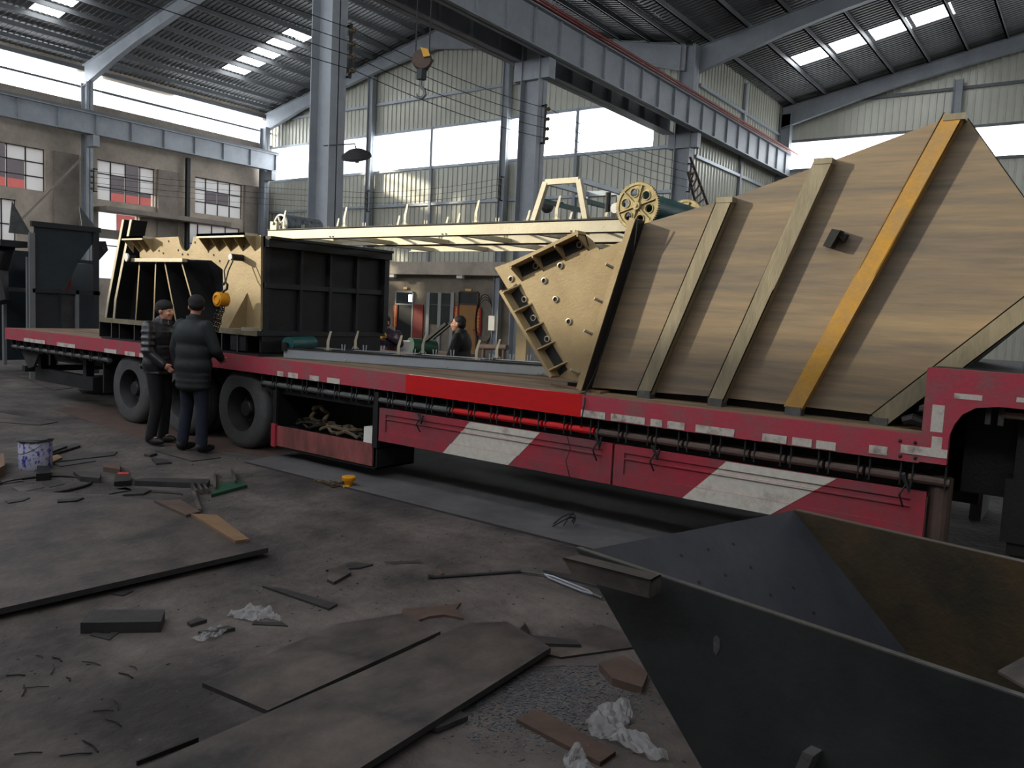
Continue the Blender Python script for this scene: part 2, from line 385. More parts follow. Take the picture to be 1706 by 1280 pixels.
# girts on the sheet walls
for z in (5.85, 7.26, 8.78, 10.0):
    st(MB().box((XL+.2 if z < 9.9 else -30.5,YB-.12,z-.05),(XC if z < 9.9 else -13,YB-.04,z+.05)), 'pale_steel', 'trim')
for z in (4.2, 7.0, 9.2): st(MB().box((XC+.05,YB+.4,z-.05),(XC+.12,YF,z+.05)), 'pale_steel', 'trim')
st(MB().box((XC+.05,28.2,0),(XC+.13,28.35,10.2)), 'steel_blue', 'trim')
for z in (7.86, 8.98, 10.35): st(MB().box((XC,YF-.12,z-.05),(XR,YF-.04,z+.05)), 'steel_grey', 'trim')
for x in (-28.7,-21.9,-15.2): st(MB().box((x-.06,YB-.14,3.55),(x+.06,YB-.02,8.8)), 'steel_blue', 'trim')
# ---- steel columns (H sections) ----
def hcol(x, y, z1, label, a=.5, b=.26, m='steel_blue', name='steel_column', web='x'):
    mb = MB(); t = .02
    if web == 'x':   # web runs along X
        mb.box((x-a/2,y-t/2,0),(x+a/2,y+t/2,z1))
        for q in (-1,1): mb.box((x+q*a/2-t,y-b/2,0),(x+q*a/2,y+b/2,z1))
    else:
        mb.box((x-t/2,y-a/2,0),(x+t/2,y+a/2,z1))
        for q in (-1,1): mb.box((x-b/2,y+q*a/2-t,0),(x+b/2,y+q*a/2,z1))
    mb.box((x-a/2-.05,y-a/2-.05,0),(x+a/2+.05,y+a/2+.05,.03))
    return mb.build(name, m, label=label, cat='column')
hcol(XC,9.45,10.2,'nearest tall blue-grey steel column rising behind the loaded box frame',.5,.34)
hcol(XC,15.5,10.2,'wide grey steel column at the middle of the crane beam, with insulator bracket',.5,.34)
hcol(XC,23.7,10.2,'grey steel column at the corner where the ladder leans',.5,.34)
hcol(-25.2,23.75,roofz(-25.2)-.7,'slim end-wall post just left of the hanging hook',.26,.2)
hcol(-18.2,23.75,roofz(-18.2)-.7,'slim end-wall post right of the hanging hook',.26,.2)
hcol(-31.75,15.4,9.6,'column on the window wall where the sloping rafter starts',.4,.26)
hcol(-31.75,23.4,9.6,'column in the far left corner beside the end wall',.4,.26)
hcol(-31.95,19.7,7.6,'short dark post between two gridded windows',.16,.14,'frame_dark')
hcol(-10.8,32.2,10,'dark column in the far right corner beyond the crane beam',.4,.3)
hcol(-4.9,32.3,10.6,'far wall post above the big hopper panel',.26,.2)
# ---- crane runway beams ----
def runway(x, y0, y1, z0, z1, face, label, rail, wid=.38, spc=1.0, m='steel_blue'):
    r = thing('crane_beam', (x,y0,z0), label, 'beam')
    MB().box((x-.015,y0,z0),(x+.015,y1,z1)).box((x-wid/2,y0,z0),(x+wid/2,y1,z0+.03)).box((x-wid/2,y0,z1-.03),(x+wid/2,y1,z1)).build('web', m, r)
    MB().box((x-.04,y0,z1),(x+.04,y1,z1+.12)).build('rail', 'rail_red' if rail else 'steel_grey', r)
    if rail: MB().tube((x+.22,y0,z1+.06),(x+.22,y1+.15,z1+.06),.035,8).build('conductor_pipe', 'rail_red', r)
    y = y0+.4
    while y < y1:
        MB().box((x+face*.015,y-.01,z0+.03),(x+face*wid*.3,y+.01,z1-.03)).build('stiffener', m, r); y += spc
    return r
runway(-10.62, 9.3, 32.4, 7.55, 8.42, 1, 'crane beam topped by red pipe, crossing the upper middle', True, .26)
runway(-11.6, 9.3, 23.6, 7.55, 8.42, 1, 'shaded crane beam running close behind the red piped one', False)
runway(-31.2, -2.5, 23.75, 7.62, 8.38, 1, 'crane beam along the window wall at the left', False, .34, 1.35)
for x, y in ((-10.62,15.5),(-10.62,23.7),(-11.6,15.5),(-11.6,23.7),(-10.62,9.45),(-11.6,9.45)):
    mb = MB(); mb.box((min(x,XC)-.0,y-.13,7.1),(max(x,XC),y+.13,7.54)); st(mb, 'steel_blue', 'trim')
for y in (15.4,23.4): st(MB().box((-31.6,y-.12,7.2),(-31.05,y+.12,7.61)), 'steel_blue', 'trim')
# diagonal brace on the window wall
a = at(137,262,'x',XL+.5); b = at(30,372,'x',XL+.5)
MB().bar(a, b, .07, .07).build('diagonal_brace', 'concrete_dark', label='thin diagonal steel brace below the left crane beam', cat='brace')
# ---- insulators and wires ----
def insul(p, dx, dy, label):
    r = thing('insulator_bracket', p, label, 'insulator'); p = Vector(p)
    MB().box(p+Vector((-.02,-.02,-.45)), p+Vector((.02,.02,.45))).box(p+Vector((0,0,.4)), p+Vector((-dx,-dy,.44))).box(p+Vector((0,0,-.44)), p+Vector((-dx,-dy,-.4))).build('bracket', 'dark_steel', r)
    for k in range(4):
        z = -.33+.22*k; MB().ring(p+Vector((0,0,z)), (dx,dy,0) if (dx or dy) else (1,0,0), [(.0,.02),(.05,.02),(.03,.05),(.05,.08),(.03,.11),(0,.12)], 10, closed=False).build('insulator', 'rope', r)
iA = [Vector((-31.4,15.2,6.0)), Vector((-25.2,23.5,6.15)), Vector((-18.2,23.5,6.1))]
iB = [Vector((-10.75,9.3,5.55)), Vector((-10.75,15.3,5.6)), Vector((-10.75,23.5,5.6))]
iA[1] = at(612,335,'y',23.5); iA[2] = at(834,314,'y',23.5); iA[0] = at(156,300,'x',-31.45)
iB[0] = at(584,85,'x',-10.75); iB[1] = at(908,207,'x',-10.75); iB[2] = at(1150,296,'x',-10.62)
for p, l in zip(iA, ('insulator bracket on the window wall column','insulator bracket on the slim post left of the hook','insulator bracket on the slim post right of the hook')): insul(p, 0, -.15, l)
for p, l in zip(iB, ('insulator bracket high on the nearest tall column','insulator bracket on the middle column against a bright window','insulator bracket on the corner column by the ladder')): insul(p, .12, 0, l)
def wire(a, b, sag, r=.006): return [a.lerp(b, t/16) - Vector((0,0,4*sag*(t/16)*(1-t/16))) for t in range(17)]
for P, nm in ((iA,'across the end wall'),(iB,'along the crane column row')):
    for k in range(4):
        mb = MB(); o = Vector((0,-.12 if P is iA else 0,-.33+.22*k))
        if P is iB: mb.path(wire(P[0]+o+Vector((.1,0,0))-Vector((0,8,0)), P[0]+o+Vector((.1,0,0)), .1), .007, 5)
        for a, b in zip(P, P[1:]): mb.path(wire(a+o+(Vector((.1,0,0)) if P is iB else Vector()), b+o+(Vector((.1,0,0)) if P is iB else Vector()), .12), .007, 5)
        mb.build('power_wire', 'black_steel', label='%s thin dark wire of the four strung %s' % (('lowest','second lowest','second highest','topmost')[k], nm), cat='wire', group='wires strung %s' % nm)
# ---- hook block ----
hp = at(703,100,'y',8.5)
hk = thing('crane_hook_block', hp, 'rusty yellow crane hook block hanging on steel ropes', 'crane hook')
for dx in (-.09,.1): MB().tube(hp+Vector((dx*.8,dx*.59,0)), Vector((hp.x+dx*.8,hp.y+dx*.59,9.8)), .009, 6).build('rope', 'black_steel', hk)
U = Vector((.8,.59,0)); Vn = Vector((.59,-.8,0))
MB().ring(hp-Vn*.05, Vn, [(0,0),(.125,0),(.14,.03),(.12,.05),(.14,.07),(.125,.1),(0,.1)], 24, closed=False).build('sheave', 'plate_rust', hk)
MB().prism([hp+U*.05+Vector((0,0,-.16))-Vn*.06, hp+U*.16+Vector((0,0,.02))-Vn*.06, hp+U*.06+Vector((0,0,.13))-Vn*.06, hp+U*-.05+Vector((0,0,.1))-Vn*.06], Vn*-.02).build('side_plate', 'plate_rust', hk)
MB().prism([hp+U*q+Vector((0,0,w))+Vn*.06 for q, w in ((-.02,.15),(.09,.13),(.12,.04),(.03,.02))], Vn*.02).build('warning_mark', 'yellow', hk)
MB().box(hp+Vector((-.05,-.05,-.27)), hp+Vector((.05,.05,-.13))).build('swivel', 'dark_steel', hk)
MB().path([hp+U*q+Vector((0,0,w)) for q, w in ((0,-.27),(0,-.36),(.05,-.41),(.06,-.47),(.02,-.52),(-.04,-.51),(-.06,-.46))], [.02,.022,.025,.028,.026,.02,.01], 8).build('hook', 'edge_steel', hk, smooth=True)
# ---- lamps ----
lp = at(594,262,'y',9.3); lp2 = Vector((XC+.1,9.3,lp.z+.25))
lm = thing('dish_lamp', lp, 'round dish lamp on an arm from the nearest tall column', 'lamp')
MB().ring(lp, (.25,-.5,1), [(0,.13),(.13,.11),(.24,.04),(.25,0),(.23,.0),(.12,.08),(0,.1)], 24, closed=False).build('lamp_shade', 'scrap', lm, smooth=True)
MB().path([lp+Vector((0,0,.1)), lp+Vector((-.05,0,.22)), lp2], .012, 6).build('arm', 'dark_steel', lm)
MB().tube(lp+Vector((.02,0,-.09)), lp+Vector((0,0,.06)), .035, 10).build('bulb', 'white', lm)
lq = at(912,345,'y',22.8)
lm = thing('wall_lamp', lq, 'small dark lamp low on the end wall behind the trapezoid frame', 'lamp')
MB().ring(lq, (.3,-.9,.2), [(0,.12),(.12,.1),(.22,0),(.2,0),(.1,.08),(0,.1)], 16, closed=False).build('lamp_shade', 'scrap', lm)
MB().path([lq+Vector((0,0,.1)), lq+Vector((-.1,1.1,.3))], .02, 6).build('arm', 'dark_steel', lm)
# ---- ladder ----
l0, l1, l2, l3 = at(1150,262,'x',XC+.5), at(1183,352,'x',XC+.5), at(1146,286,'x',XC+.5), at(1164,360,'x',XC+.5)
ld = thing('ladder', l1, 'old rusty ladder leaning beside the corner column', 'ladder')
MB().bar(l0,l1,.07,.04).build('rail','plate_rust',ld); MB().bar(l2,l3,.07,.04).build('rail','plate_rust',ld)
for k in range(7): t = .1+k*.13; MB().bar(l0.lerp(l1,t), l2.lerp(l3,t), .04,.04).build('rung','plate_rust',ld)
# ================= OFFICES UNDER THE END WALL =================
st(MB().box((-29.5,YB-.6,3.06),(-17.4,YB+.02,3.55)), 'concrete', 'trim')
st(MB().box((-32.2,YB,0),(XC,YB+.2,3.55)), 'plaster', name='wall_office')
st(MB().box((-17.3,YB-.5,0),(XC-.3,YB,3.5)), 'concrete_dark', name='wall_store')
for px in (655, 768): 
    p = at(px,453,'y',YB-.45); MB().box((p.x-.14,p.y-.1,2.93),(p.x+.14,p.y+.05,3.06)).build('ceiling_lamp','white',label='small white lamp under the office ledge, %s' % ('left' if px<700 else 'right'),cat='lamp')
def px_box(x0,y0,x1,y1,yy,dep): a=at(x0,y0,'y',yy); b=at(x1,y1,'y',yy); return MB().box((a.x,yy,b.z),(b.x,yy+dep,a.z))
YO = YB-.06
def odoor(x0,x1,m,lab):
    TN['door'] += 1; d = bpy.data.objects.new('door_%d' % TN['door'], None); C.objects.link(d); a = at(x0,487,'y',YO); b = at(x1,509,'y',YO)
    d.location = (a.x,YO,0); d['_o'] = (a.x,YO,0); d['kind'] = 'structure'
    MB().box((a.x,YO,0),(b.x,YO+.05,b.z)).build('door_leaf', m, d)
    MB().box((a.x-.06,YO-.03,0),(a.x,YO+.05,a.z)).box((b.x,YO-.03,0),(b.x+.06,YO+.05,a.z)).box((a.x,YO-.03,b.z),(b.x,YO+.05,b.z+.06)).box((a.x,YO-.03,a.z),(b.x,YO+.05,a.z+.05)).build('door_frame','window_frame' if m=='door_black' else 'plate_rust',d)
    MB().box((a.x,YO+.02,b.z+.06),(b.x,YO+.04,a.z)).build('transom','glass_dark',d)
    MB().ball((b.x-.1 if m!='door_black' else a.x+.1,YO-.04,1.0),.035,6).build('handle','edge_steel',d)
odoor(661,687,'door_black',''); odoor(766,795,'door_wood','')
px_box(688,507,702,585,YB-.07,.04).build('red_door','neighbour_red',label='open red door leaf beside the black doorway',cat='door')
px_box(681,491,687,503,YB-.075,.01).build('daylit_pane','daylight',label='small bright pane over the black doorway',cat='window pane')
st(px_box(712,488,751,542,YB-.05,.02),'glass_dark','window'); 
mb = MB()
for x in (711,730,751): q = px_box(x,487,x+.8,600,YB-.08,.03); mb.add(q.v,q.f)
for y in (487,507): q = px_box(711,y,752,y+1.6,YB-.08,.03); mb.add(q.v,q.f)
st(mb,'window_frame','trim')
def couplet(x0,x1,y0,y1,lab,n=8):
    a=at(x0,y0,'y',YB-.1); b=at(x1,y1,'y',YB-.1); r = thing('door_couplet',((a.x+b.x)/2,YB-.1,b.z),lab,'banner')
    MB().box((a.x,YB-.1,b.z),(b.x,YB-.09,a.z)).build('paper','red_banner',r)
    for k in range(n):       # strokes of the gold characters
        z=b.z+(a.z-b.z)*(k+.6)/(n+.3); xm=(a.x+b.x)/2; w=abs(b.x-a.x)*.3; mb=MB(); rr=random.Random(k+int(x0))
        for j in range(3): zz=z-.04+.04*j; mb.box((xm-w*rr.uniform(.5,1),YB-.106,zz-.009),(xm+w*rr.uniform(.5,1),YB-.101,zz+.009))
        mb.box((xm-.012,YB-.107,z-.055),(xm+.012,YB-.101,z+.055)); mb.build('character','gold',r)
couplet(655,661,508,545,'red paper couplet with gold characters left of the black doorway'); couplet(757,763,510,535,'red paper couplet on the left of the wooden door, partly behind the man',5); couplet(793,800,512,560,'red paper couplet on the right of the wooden door')
for x0,x1,y0,y1,l in ((672,678,478,482,'left'),(775,785,481,486,'right')): px_box(x0,y0,x1,y1,YB-.08,.03).build('door_plaque','gold',label='small yellow plaque above the %s office door'%l,cat='sign')
px_box(814,526,823,551,YB-.7,.12).build('wall_cabinet','white',label='pale electric cabinet beside the coiled hose',cat='cabinet')
p=at(808,535,'y',YB-.2); MB().path([p+Vector((.42*math.cos(t),-.03*k,(.8+.1*k)*math.sin(t))) for k in range(3) for t in [2*math.pi*i/20+.3 for i in range(20)]],.014,6).build('hanging_hose','black_steel',label='dark hose coil hanging on the office wall',cat='hose')
# ================= TRAILER =================
TZ = 1.13; TY = 5.7; TX0, TX1 = -14.44, -.86
tr = thing('flatbed_trailer', (-7.6,7.1,0), 'red low flatbed trailer parked across the hall under the steel loads', 'trailer')
MB().box((TX0,TY+.05,TZ-.1),(TX1,8.5,TZ)).build('deck','deck_wood',tr)
fx0, fx1 = at(676,640,'y',TY).x, at(968,690,'y',TY).x
MB().box((TX0,TY,.95),(fx0,TY+.05,TZ+.005)).box((fx1,TY,.95),(TX1-.03,TY+.05,TZ+.005)).box((TX0,8.5,.95),(TX1,8.55,TZ)).box((TX0-.04,TY,.93),(TX0,8.55,TZ)).build('side_rail','red_deck',tr)
MB().box((fx0,TY-.003,.95),(fx1,TY+.05,TZ+.006)).build('fresh_painted_rail','red_fresh',tr)['label']='bright freshly painted red rail'
for a, b, c, d in ((968,1008,688,698),(1018,1074,693,704),(1084,1103,702,711),(1112,1140,706,715),(1159,1223,711,725),(1270,1310,729,738),(1320,1352,732,742),(1360,1392,738,747),(1448,1478,745,755),(1500,1578,753,760),(480,496,630,637),(516,532,634,641),(545,566,638,646),(462,472,628,634),(174,194,577,584),(208,225,588,596),(40,75,573,578),(95,125,581,586),(232,246,594,600)):
    p = at(a,c,'y',TY-.004); q = at(b,d,'y',TY-.004); zz=(at(a,c,'y',TY).z+at(b,d,'y',TY).z)/2
    if a==1500: zz=1.03
    zz=.978 if a<600 else min(max(zz,.985),1.07); MB().box((p.x,TY-.006,zz-.028),(q.x,TY-.0035,zz+.028)).build('reflective_tape','tape_white',tr)
# load-strap winches under the rail
x = TX0+.25
while x < TX1+.1:
    if not any(abs(x-w) < .47 for w in (-10.8,-9.55,-8.25)):
        MB().box((x-.1,TY+.02,.79),(x-.09,TY+.08,.95)).box((x+.09,TY+.02,.79),(x+.1,TY+.08,.95)).tube((x-.12,TY+.05,.84),(x+.12,TY+.05,.84),.03,10,1).build('strap_winch',['dark_steel','red_fresh' if fx0+.5<x<fx1 else ('edge_steel' if x<-5 else 'plate_rust')],tr)
    x += .262
MB().box((-7.5,TY+.1,.74),(TX1,TY+.16,.88)).build('winch_rail','black_steel',tr); MB().box((TX0,TY+.1,.8),(-11.4,TY+.14,.88)).build('winch_rail','black_steel',tr)
# chassis
for y in (6.35,7.6): MB().box((TX0,y,.62),(-.6,y+.14,.99)).build('chassis_beam','black_steel',tr)
for i in range(14): X = TX0+.5+i; MB().box((X,TY+.2,.88),(X+.08,8.4,.98)).build('cross_member','black_steel',tr)
# skirts, near and far
def skirt(x0,x1,y,dy,stripe):
    z0,z1=.43,.765; mb=MB().box((x0,y,z0),(x1,y+.02,z1))
    f=y-dy*.0; o=-dy
    for za,zb in ((z0,z0+.1),(z0+.225,z0+.235),(z1-.06,z1)): mb.box((x0,y-.012,za),(x1,y,zb))
    for xa,xb in ((x0,x0+.09),(x1-.09,x1)): mb.box((xa,y-.013,z0),(xb,y,z1))
    s_=mb.build('side_guard','red_skirt',tr)
    if stripe:
        mb=MB(); (t0,t1,b0,b1)=stripe
        # the stripe follows the pressed profile of the panel
        for za,zb,yy in ((z0,z0+.1,y-.0135),(z0+.1,z0+.225,y-.0015),(z0+.225,z0+.235,y-.0135),(z0+.235,z1-.06,y-.0015),(z1-.06,z1,y-.0135)):
            fa=(za-z0)/(z1-z0); fb=(zb-z0)/(z1-z0); L=lambda f:b0+(t0-b0)*f; Rr=lambda f:b1+(t1-b1)*f
            mb.prism([(L(fa),yy,za),(Rr(fa),yy,za),(Rr(fb),yy,zb),(L(fb),yy,zb)],(0,-.0015,0))
        mb.build('painted_stripe','white_paint',s_)
def sx(px,py): return at(px,py,'y',5.72).x
skirt(sx(632,700),sx(1018,790),5.73,1,(sx(783,702),sx(900,718),sx(738,755),sx(847,772)))
skirt(sx(1022,790),sx(1540,860),5.73,1,(sx(1211,761),sx(1395,785),sx(1137,827),sx(1284,852)))
for a,b in ((-6.2,-3.9),(-3.85,-1.5)): skirt(a,b,8.42,1,(a+.9,a+1.5,a+.5,a+1.1))
skirt(-1.45,.9,8.42,1,(-1.1,-.3,-1.4,-.6))
# tool box
bx0,bx1=-7.52,-5.86
MB().box((bx0,TY+.03,.15),(bx1-.05,TY+.05,.38)).build('toolbox_door','red_box',tr)
MB().box((bx0,TY+.02,.12),(bx0+.06,TY+.06,.78)).box((bx1-.05,TY+.02,.35),(bx1+.02,TY+.07,.92)).box((bx0,TY+.05,.12),(bx1,TY+.6,.14)).box((bx0,TY+.58,.12),(bx1,TY+.6,.84)).box((bx0,TY+.05,.12),(bx0+.02,TY+.6,.84)).box((bx1-.02,TY+.05,.12),(bx1,TY+.6,.84)).box((bx0,TY+.05,.82),(bx1,TY+.6,.84)).box((bx0,TY+.06,.33),(bx1,TY+.58,.35)).build('toolbox_frame','black_steel',tr)
MB().box((bx0,TY-.0,.14),(bx0+.07,TY+.03,.4)).build('toolbox_post','red_skirt',tr)
# axles and wheels
def wheel(x):
    c=(x,TY+.09,.48); w=thing('wheel',c,None,None); w.parent=tr; w.location=Vector(c)-Vector(tr['_o'])
    prof=[(.27,.0),(.30,-.0),(.40,-.012),(.455,.01),(.48,.04),(.48,.09),(.472,.095),(.472,.105),(.48,.11),(.48,.15),(.472,.155),(.472,.165),(.48,.17),(.48,.22),(.455,.26),(.40,.28),(.3,.27),(.27,.27)]
    a=MB().ring(c,(0,1,0),prof,48); b=MB().ring((x,TY+.4,.48),(0,1,0),prof,48)
    MB.build(a,'tire','rubber',w,smooth=True); MB.build(b,'tire','rubber',w,smooth=True)
    MB().ring(c,(0,1,0),[(.275,.0),(.265,.02),(.25,.05),(.22,.19),(.1,.2),(.1,.08),(.085,.06),(0,.06)],32,closed=False).build('rim','hub_dark',w,smooth=True)
    for k in range(10): t=2*math.pi*k/10; p=Vector((x+.165*math.cos(t),TY+.09+.19,.48+.165*math.sin(t))); MB().tube(p,p-Vector((0,.03,0)),.012,6).build('wheel_nut','edge_steel',w)
for x in (-10.75,-9.5,-8.22): wheel(x); MB().tube((x,TY+.3,.48),(x,8.2,.48),.07,10).build('axle','black_steel',tr)
for x in (-10.75,-9.5,-8.22): MB().ring((x,7.85,.48),(0,1,0),[(.2,0),(.45,0),(.48,.05),(.48,.5),(.45,.55),(.2,.55)],32).build('far_tire','rubber',tr)
MB().box((-11.5,TY+.1,.35),(-11.47,TY+.65,.9)).build('mud_flap','black_steel',tr)
# tail frame
MB().box((TX0+.1,TY+.2,.42),(TX0+.2,8.3,.52)).box((TX0+.1,TY+.6,.5),(TX0+.2,TY+.7,.95)).box((TX0+.1,7.6,.5),(TX0+.2,7.7,.95)).box((-14.1,TY+.3,.3),(-12.2,TY+.42,.5)).box((-14.0,TY+.3,.5),(-13.9,TY+.42,.95)).box((-12.5,TY+.3,.5),(-12.4,TY+.42,.95)).build('tail_frame','dark_steel',tr)
MB().prism([(-14.4,TY+.15,.93),(-13.5,TY+.15,.93),(-13.8,TY+.15,.55),(-14.0,TY+.15,.5)],(0,.04,0)).build('tail_bracket','scrap',tr)
# gooseneck
g=lambda px,py: at(px,py,'y',TY); GX=TX1-.03; gx1=g(1586,680).x
MB().prism([(GX,TY-.002,.96),(gx1,TY-.002,.96),(gx1,TY-.002,1.15),(gx1+.02,TY-.002,1.22),(gx1+.06,TY-.002,1.29),(gx1+.13,TY-.002,1.34),(gx1+.25,TY-.002,1.36),(1.6,TY-.002,1.36),(1.6,TY-.002,1.57),(GX,TY-.002,1.57)],(0,.06,0)).build('gooseneck_side','red_deck',tr)
MB().box((GX+.01,TY+.06,1.5),(1.6,8.5,1.57)).box((GX,TY+.06,TZ),(GX+.05,8.5,1.5)).build('gooseneck_deck','black_steel',tr)
for a,b,c,d in ((1590,1636,655,668),(1554,1570,674,721),(1553,1568,727,753),(1694,1760,662,676)):
    p=at(a,c,'y',TY); q=at(b,d,'y',TY); MB().box((p.x,TY-.004,q.z),(q.x,TY-.001,p.z)).build('reflective_tape','tape_white',tr)
MB().box((gx1+.05,TY+.35,.75),(1.6,TY+.55,1.36)).box((gx1-.1,6.35,.7),(1.6,6.5,1.45)).build('gooseneck_beam','black_steel',tr)
MB().box((-.38,TY+.2,.42),(-.26,TY+.32,1.3)).box((-.42,TY+.18,.5),(-.22,TY+.36,.9)).box((-.36,TY+.21,.3),(-.28,TY+.31,.45)).build('landing_leg','black_steel',tr)
for X in (g(1640,690).x,g(1662,690).x): MB().box((X,TY+.06,1.24),(X+.03,TY+.1,1.36)).build('winch_bracket','scrap',tr)
MB().tube((g(1668,695).x,TY+.08,1.31),(1.2,TY+.08,1.31),.026,8).build('strap_roller','plate_rust',tr)
MB().tube((sx(1565,800),TY+.12,.43),(sx(1565,800),TY+.12,.86),.07,16).build('air_tank','plate_rust',tr)
for k in range(4): p=at((1500,1525,1500,1525)[k],(730,733,757,760)[k],'y',TY); MB().ball((p.x,TY-.002,(1.08,1.08,.98,.98)[k]),.012,6).build('bolt','dark_steel',tr)
# clutter in the tool box
def heap(n,x0,x1,y,z,name,m,lab,cat,r=.09,th=.012,seed=1,flat=False):
    rr=random.Random(seed); mb=MB(); pts=[]
    for i in range(n):
        t=i*.45; c=rr.uniform(.6,1)*r; pts.append(Vector((x0+(x1-x0)*i/n+c*math.cos(t),y+c*math.sin(t)*.8,z+th+abs(math.sin(i*.37))*(.0 if flat else r*.5))))
    mb.path(pts,th,6); return mb.build(name,m,label=lab,cat=cat)
heap(60,-7.3,-6.95,5.98,.355,'chain_pile','chain','dark tangled chain at the left end of the trailer tool box','chain',.16,.016,1)
heap(70,-6.9,-6.4,5.98,.355,'rope_pile','rope','tangled brown rope lying across the trailer tool box','rope',.15,.018,2)
heap(60,-6.5,-6.15,5.98,.355,'strap_pile','black_steel','black straps heaped beside the white carton in the tool box','strap',.1,.014,3)
p=Vector((-7.05,6.0,.52)); MB().path([p+Vector((.12*math.cos(t),.03*math.sin(t*5),.1*math.sin(t))) for t in [2*math.pi*i/24 for i in range(24)]],.022,8,closed=True).build('hose_coil','rope',label='pale coiled hose on top of the chain in the tool box',cat='hose')
MB().box((-6.12,5.8,.352),(-5.98,5.96,.53)).build('carton','white',label='small white carton in the trailer tool box',cat='box',bevel=.004)
# ================= BOX MACHINE FRAME =================
BY, BX, BZ = 5.78, -7.84, 2.52
bf = thing('machine_frame', (-9.6,6.8,TZ), 'black welded box frame with pale sunlit end plate on the trailer', 'machine frame')
def bp(px,py,y=BY): return at(px,py,'y',y)
def P(pts,y=BY): return [at(a,b,'y',y) for a,b in pts]
notch=[(322+ -24*math.cos(t)*1.0+ -12+0, 394+24*math.sin(t)) for t in [math.pi*i/10 for i in range(11)]]
notch=[(297+ (322-297)*i/10 , 394.5+24*math.sin(math.pi*i/10)**.6) for i in range(11)]
out=[(232,397)]+notch+[(425,393),(435,392),(434,549),(354,546),(372,500),(371,449),(352,434),(312,432),(233,432)]
MB().prism(P(out),(0,.03,0)).build('end_plate','rust_steel',bf)
# flanges with gussets along the top
def flange(x0,x1,y,n):
    a=bp(x0,y); b=bp(x1,y+.5); z=a.z; f=MB().box((a.x,BY-.16,z-.03),(b.x,BY+.03,z)); f.box((a.x,BY-.16,z-.05),(b.x,BY-.145,z)); f.build('flange','bright_steel',bf)
    for k in range(n+1):
        X=a.x+(b.x-a.x)*k/n; X=min(max(X,a.x+.006),b.x-.006); MB().prism([(X-.006,BY-.15,z-.03),(X-.006,BY,z-.03),(X-.006,BY,z-.2)],(.012,0,0)).build('gusset','rust_steel',bf)
flange(222,256,396,3); flange(347,426,392,4)
a=bp(226,431); b=bp(312,437); MB().box((a.x,BY-.07,a.z-.045),(b.x,BY+.0,a.z)).build('angle_bar','bright_steel',bf)
# recessed body black for its shade; slanted ribs with pale lit edges painted on
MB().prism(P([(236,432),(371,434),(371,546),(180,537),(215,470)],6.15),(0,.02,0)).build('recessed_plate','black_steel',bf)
for (x0,x1) in ((233,226),(260,256),(274,294),(302,331)):
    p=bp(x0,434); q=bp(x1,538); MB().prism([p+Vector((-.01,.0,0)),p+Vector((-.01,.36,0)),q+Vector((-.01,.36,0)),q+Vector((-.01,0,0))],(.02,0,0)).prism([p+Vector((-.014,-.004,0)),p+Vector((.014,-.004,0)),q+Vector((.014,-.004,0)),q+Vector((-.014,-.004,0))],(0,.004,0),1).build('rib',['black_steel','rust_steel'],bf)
for pts in (((206,366),(181,500),(176,536)),((219,366),(193,500),(190,536))):
    q=[bp(*p) for p in pts]; mb=MB()
    for s0,s1 in zip(q,q[1:]):
        mb.prism([s0,s0+Vector((0,.22,0)),s1+Vector((0,.22,0)),s1],(.014,0,0),0,0); mb.prism([s0+Vector((-.04,-.002,0)),s0+Vector((.014,-.002,0)),s1+Vector((.014,-.002,0)),s1+Vector((-.04,-.002,0))],(0,.012,0),1)
    mb.build('tall_rib',['black_steel','bright_steel'],bf)  # shaded side in black, sunlit front edge as a pale strip
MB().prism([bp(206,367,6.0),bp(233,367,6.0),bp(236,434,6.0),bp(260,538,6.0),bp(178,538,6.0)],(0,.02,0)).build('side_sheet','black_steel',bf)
# base of the frame: black inside for shade, pale strips as lit front edges
MB().box((-11.43,BY-.05,1.375),(BX,7.76,1.43),0).box((-11.44,BY-.056,1.37),(BX-.01,BY-.05,1.435),1).build('base_top',['dark_steel','rib_steel'],bf)
MB().box((-11.43,BY-.04,TZ+.004),(BX,7.76,TZ+.03)).build('base_bottom','dark_steel',bf)
MB().box((-11.40,BY+.35,TZ+.05),(BX-.03,BY+.37,1.375)).build('base_back','black_steel',bf)
for px in (170,190,203,228,243,262,286,310,355,374,400): X=bp(px,560).x+.01; MB().box((X-.006,BY-.04,TZ+.03),(X+.006,BY+.3,1.375),0).box((X-.008,BY-.044,TZ+.03),(X+.008,BY-.04,1.375),1).build('base_rib',['black_steel','edge_steel'],bf)
MB().box((BX-.55,BY-.03,TZ+.05),(BX-.25,BY+.0,1.375)).build('base_panel','dark_steel',bf)
# dark grid side facing the hopper
MB().box((BX-.04,BY+.03,1.43),(BX-.03,7.74,BZ-.02)).build('side_plate','black_steel',bf)
for y in (BY+.55,BY+1.0,BY+1.45): MB().box((BX-.03,y-.02,1.43),(BX+.02,y+.02,BZ-.1)).build('side_rib','dark_steel',bf)
MB().box((BX-.03,BY+.03,1.93),(BX+.015,7.74,1.99)).build('side_rail','dark_steel',bf)
MB().box((BX-.05,7.68,1.43),(BX+.05,7.76,BZ)).build('corner_post','dark_steel',bf); MB().box((BX-.03,BY+.03,1.43),(BX+.0,BY+.1,BZ)).build('corner_post','dark_steel',bf)
MB().box((-8.9,BY+.03,BZ-.03),(BX+.1,7.78,BZ)).box((BX-.03,BY+.03,BZ-.12),(BX+.07,7.78,BZ-.03)).build('top_flange','dark_steel',bf)
MB().box((BX-.06,BY+.02,TZ+.05),(BX-.02,7.7,1.375)).build('base_side','black_steel',bf)
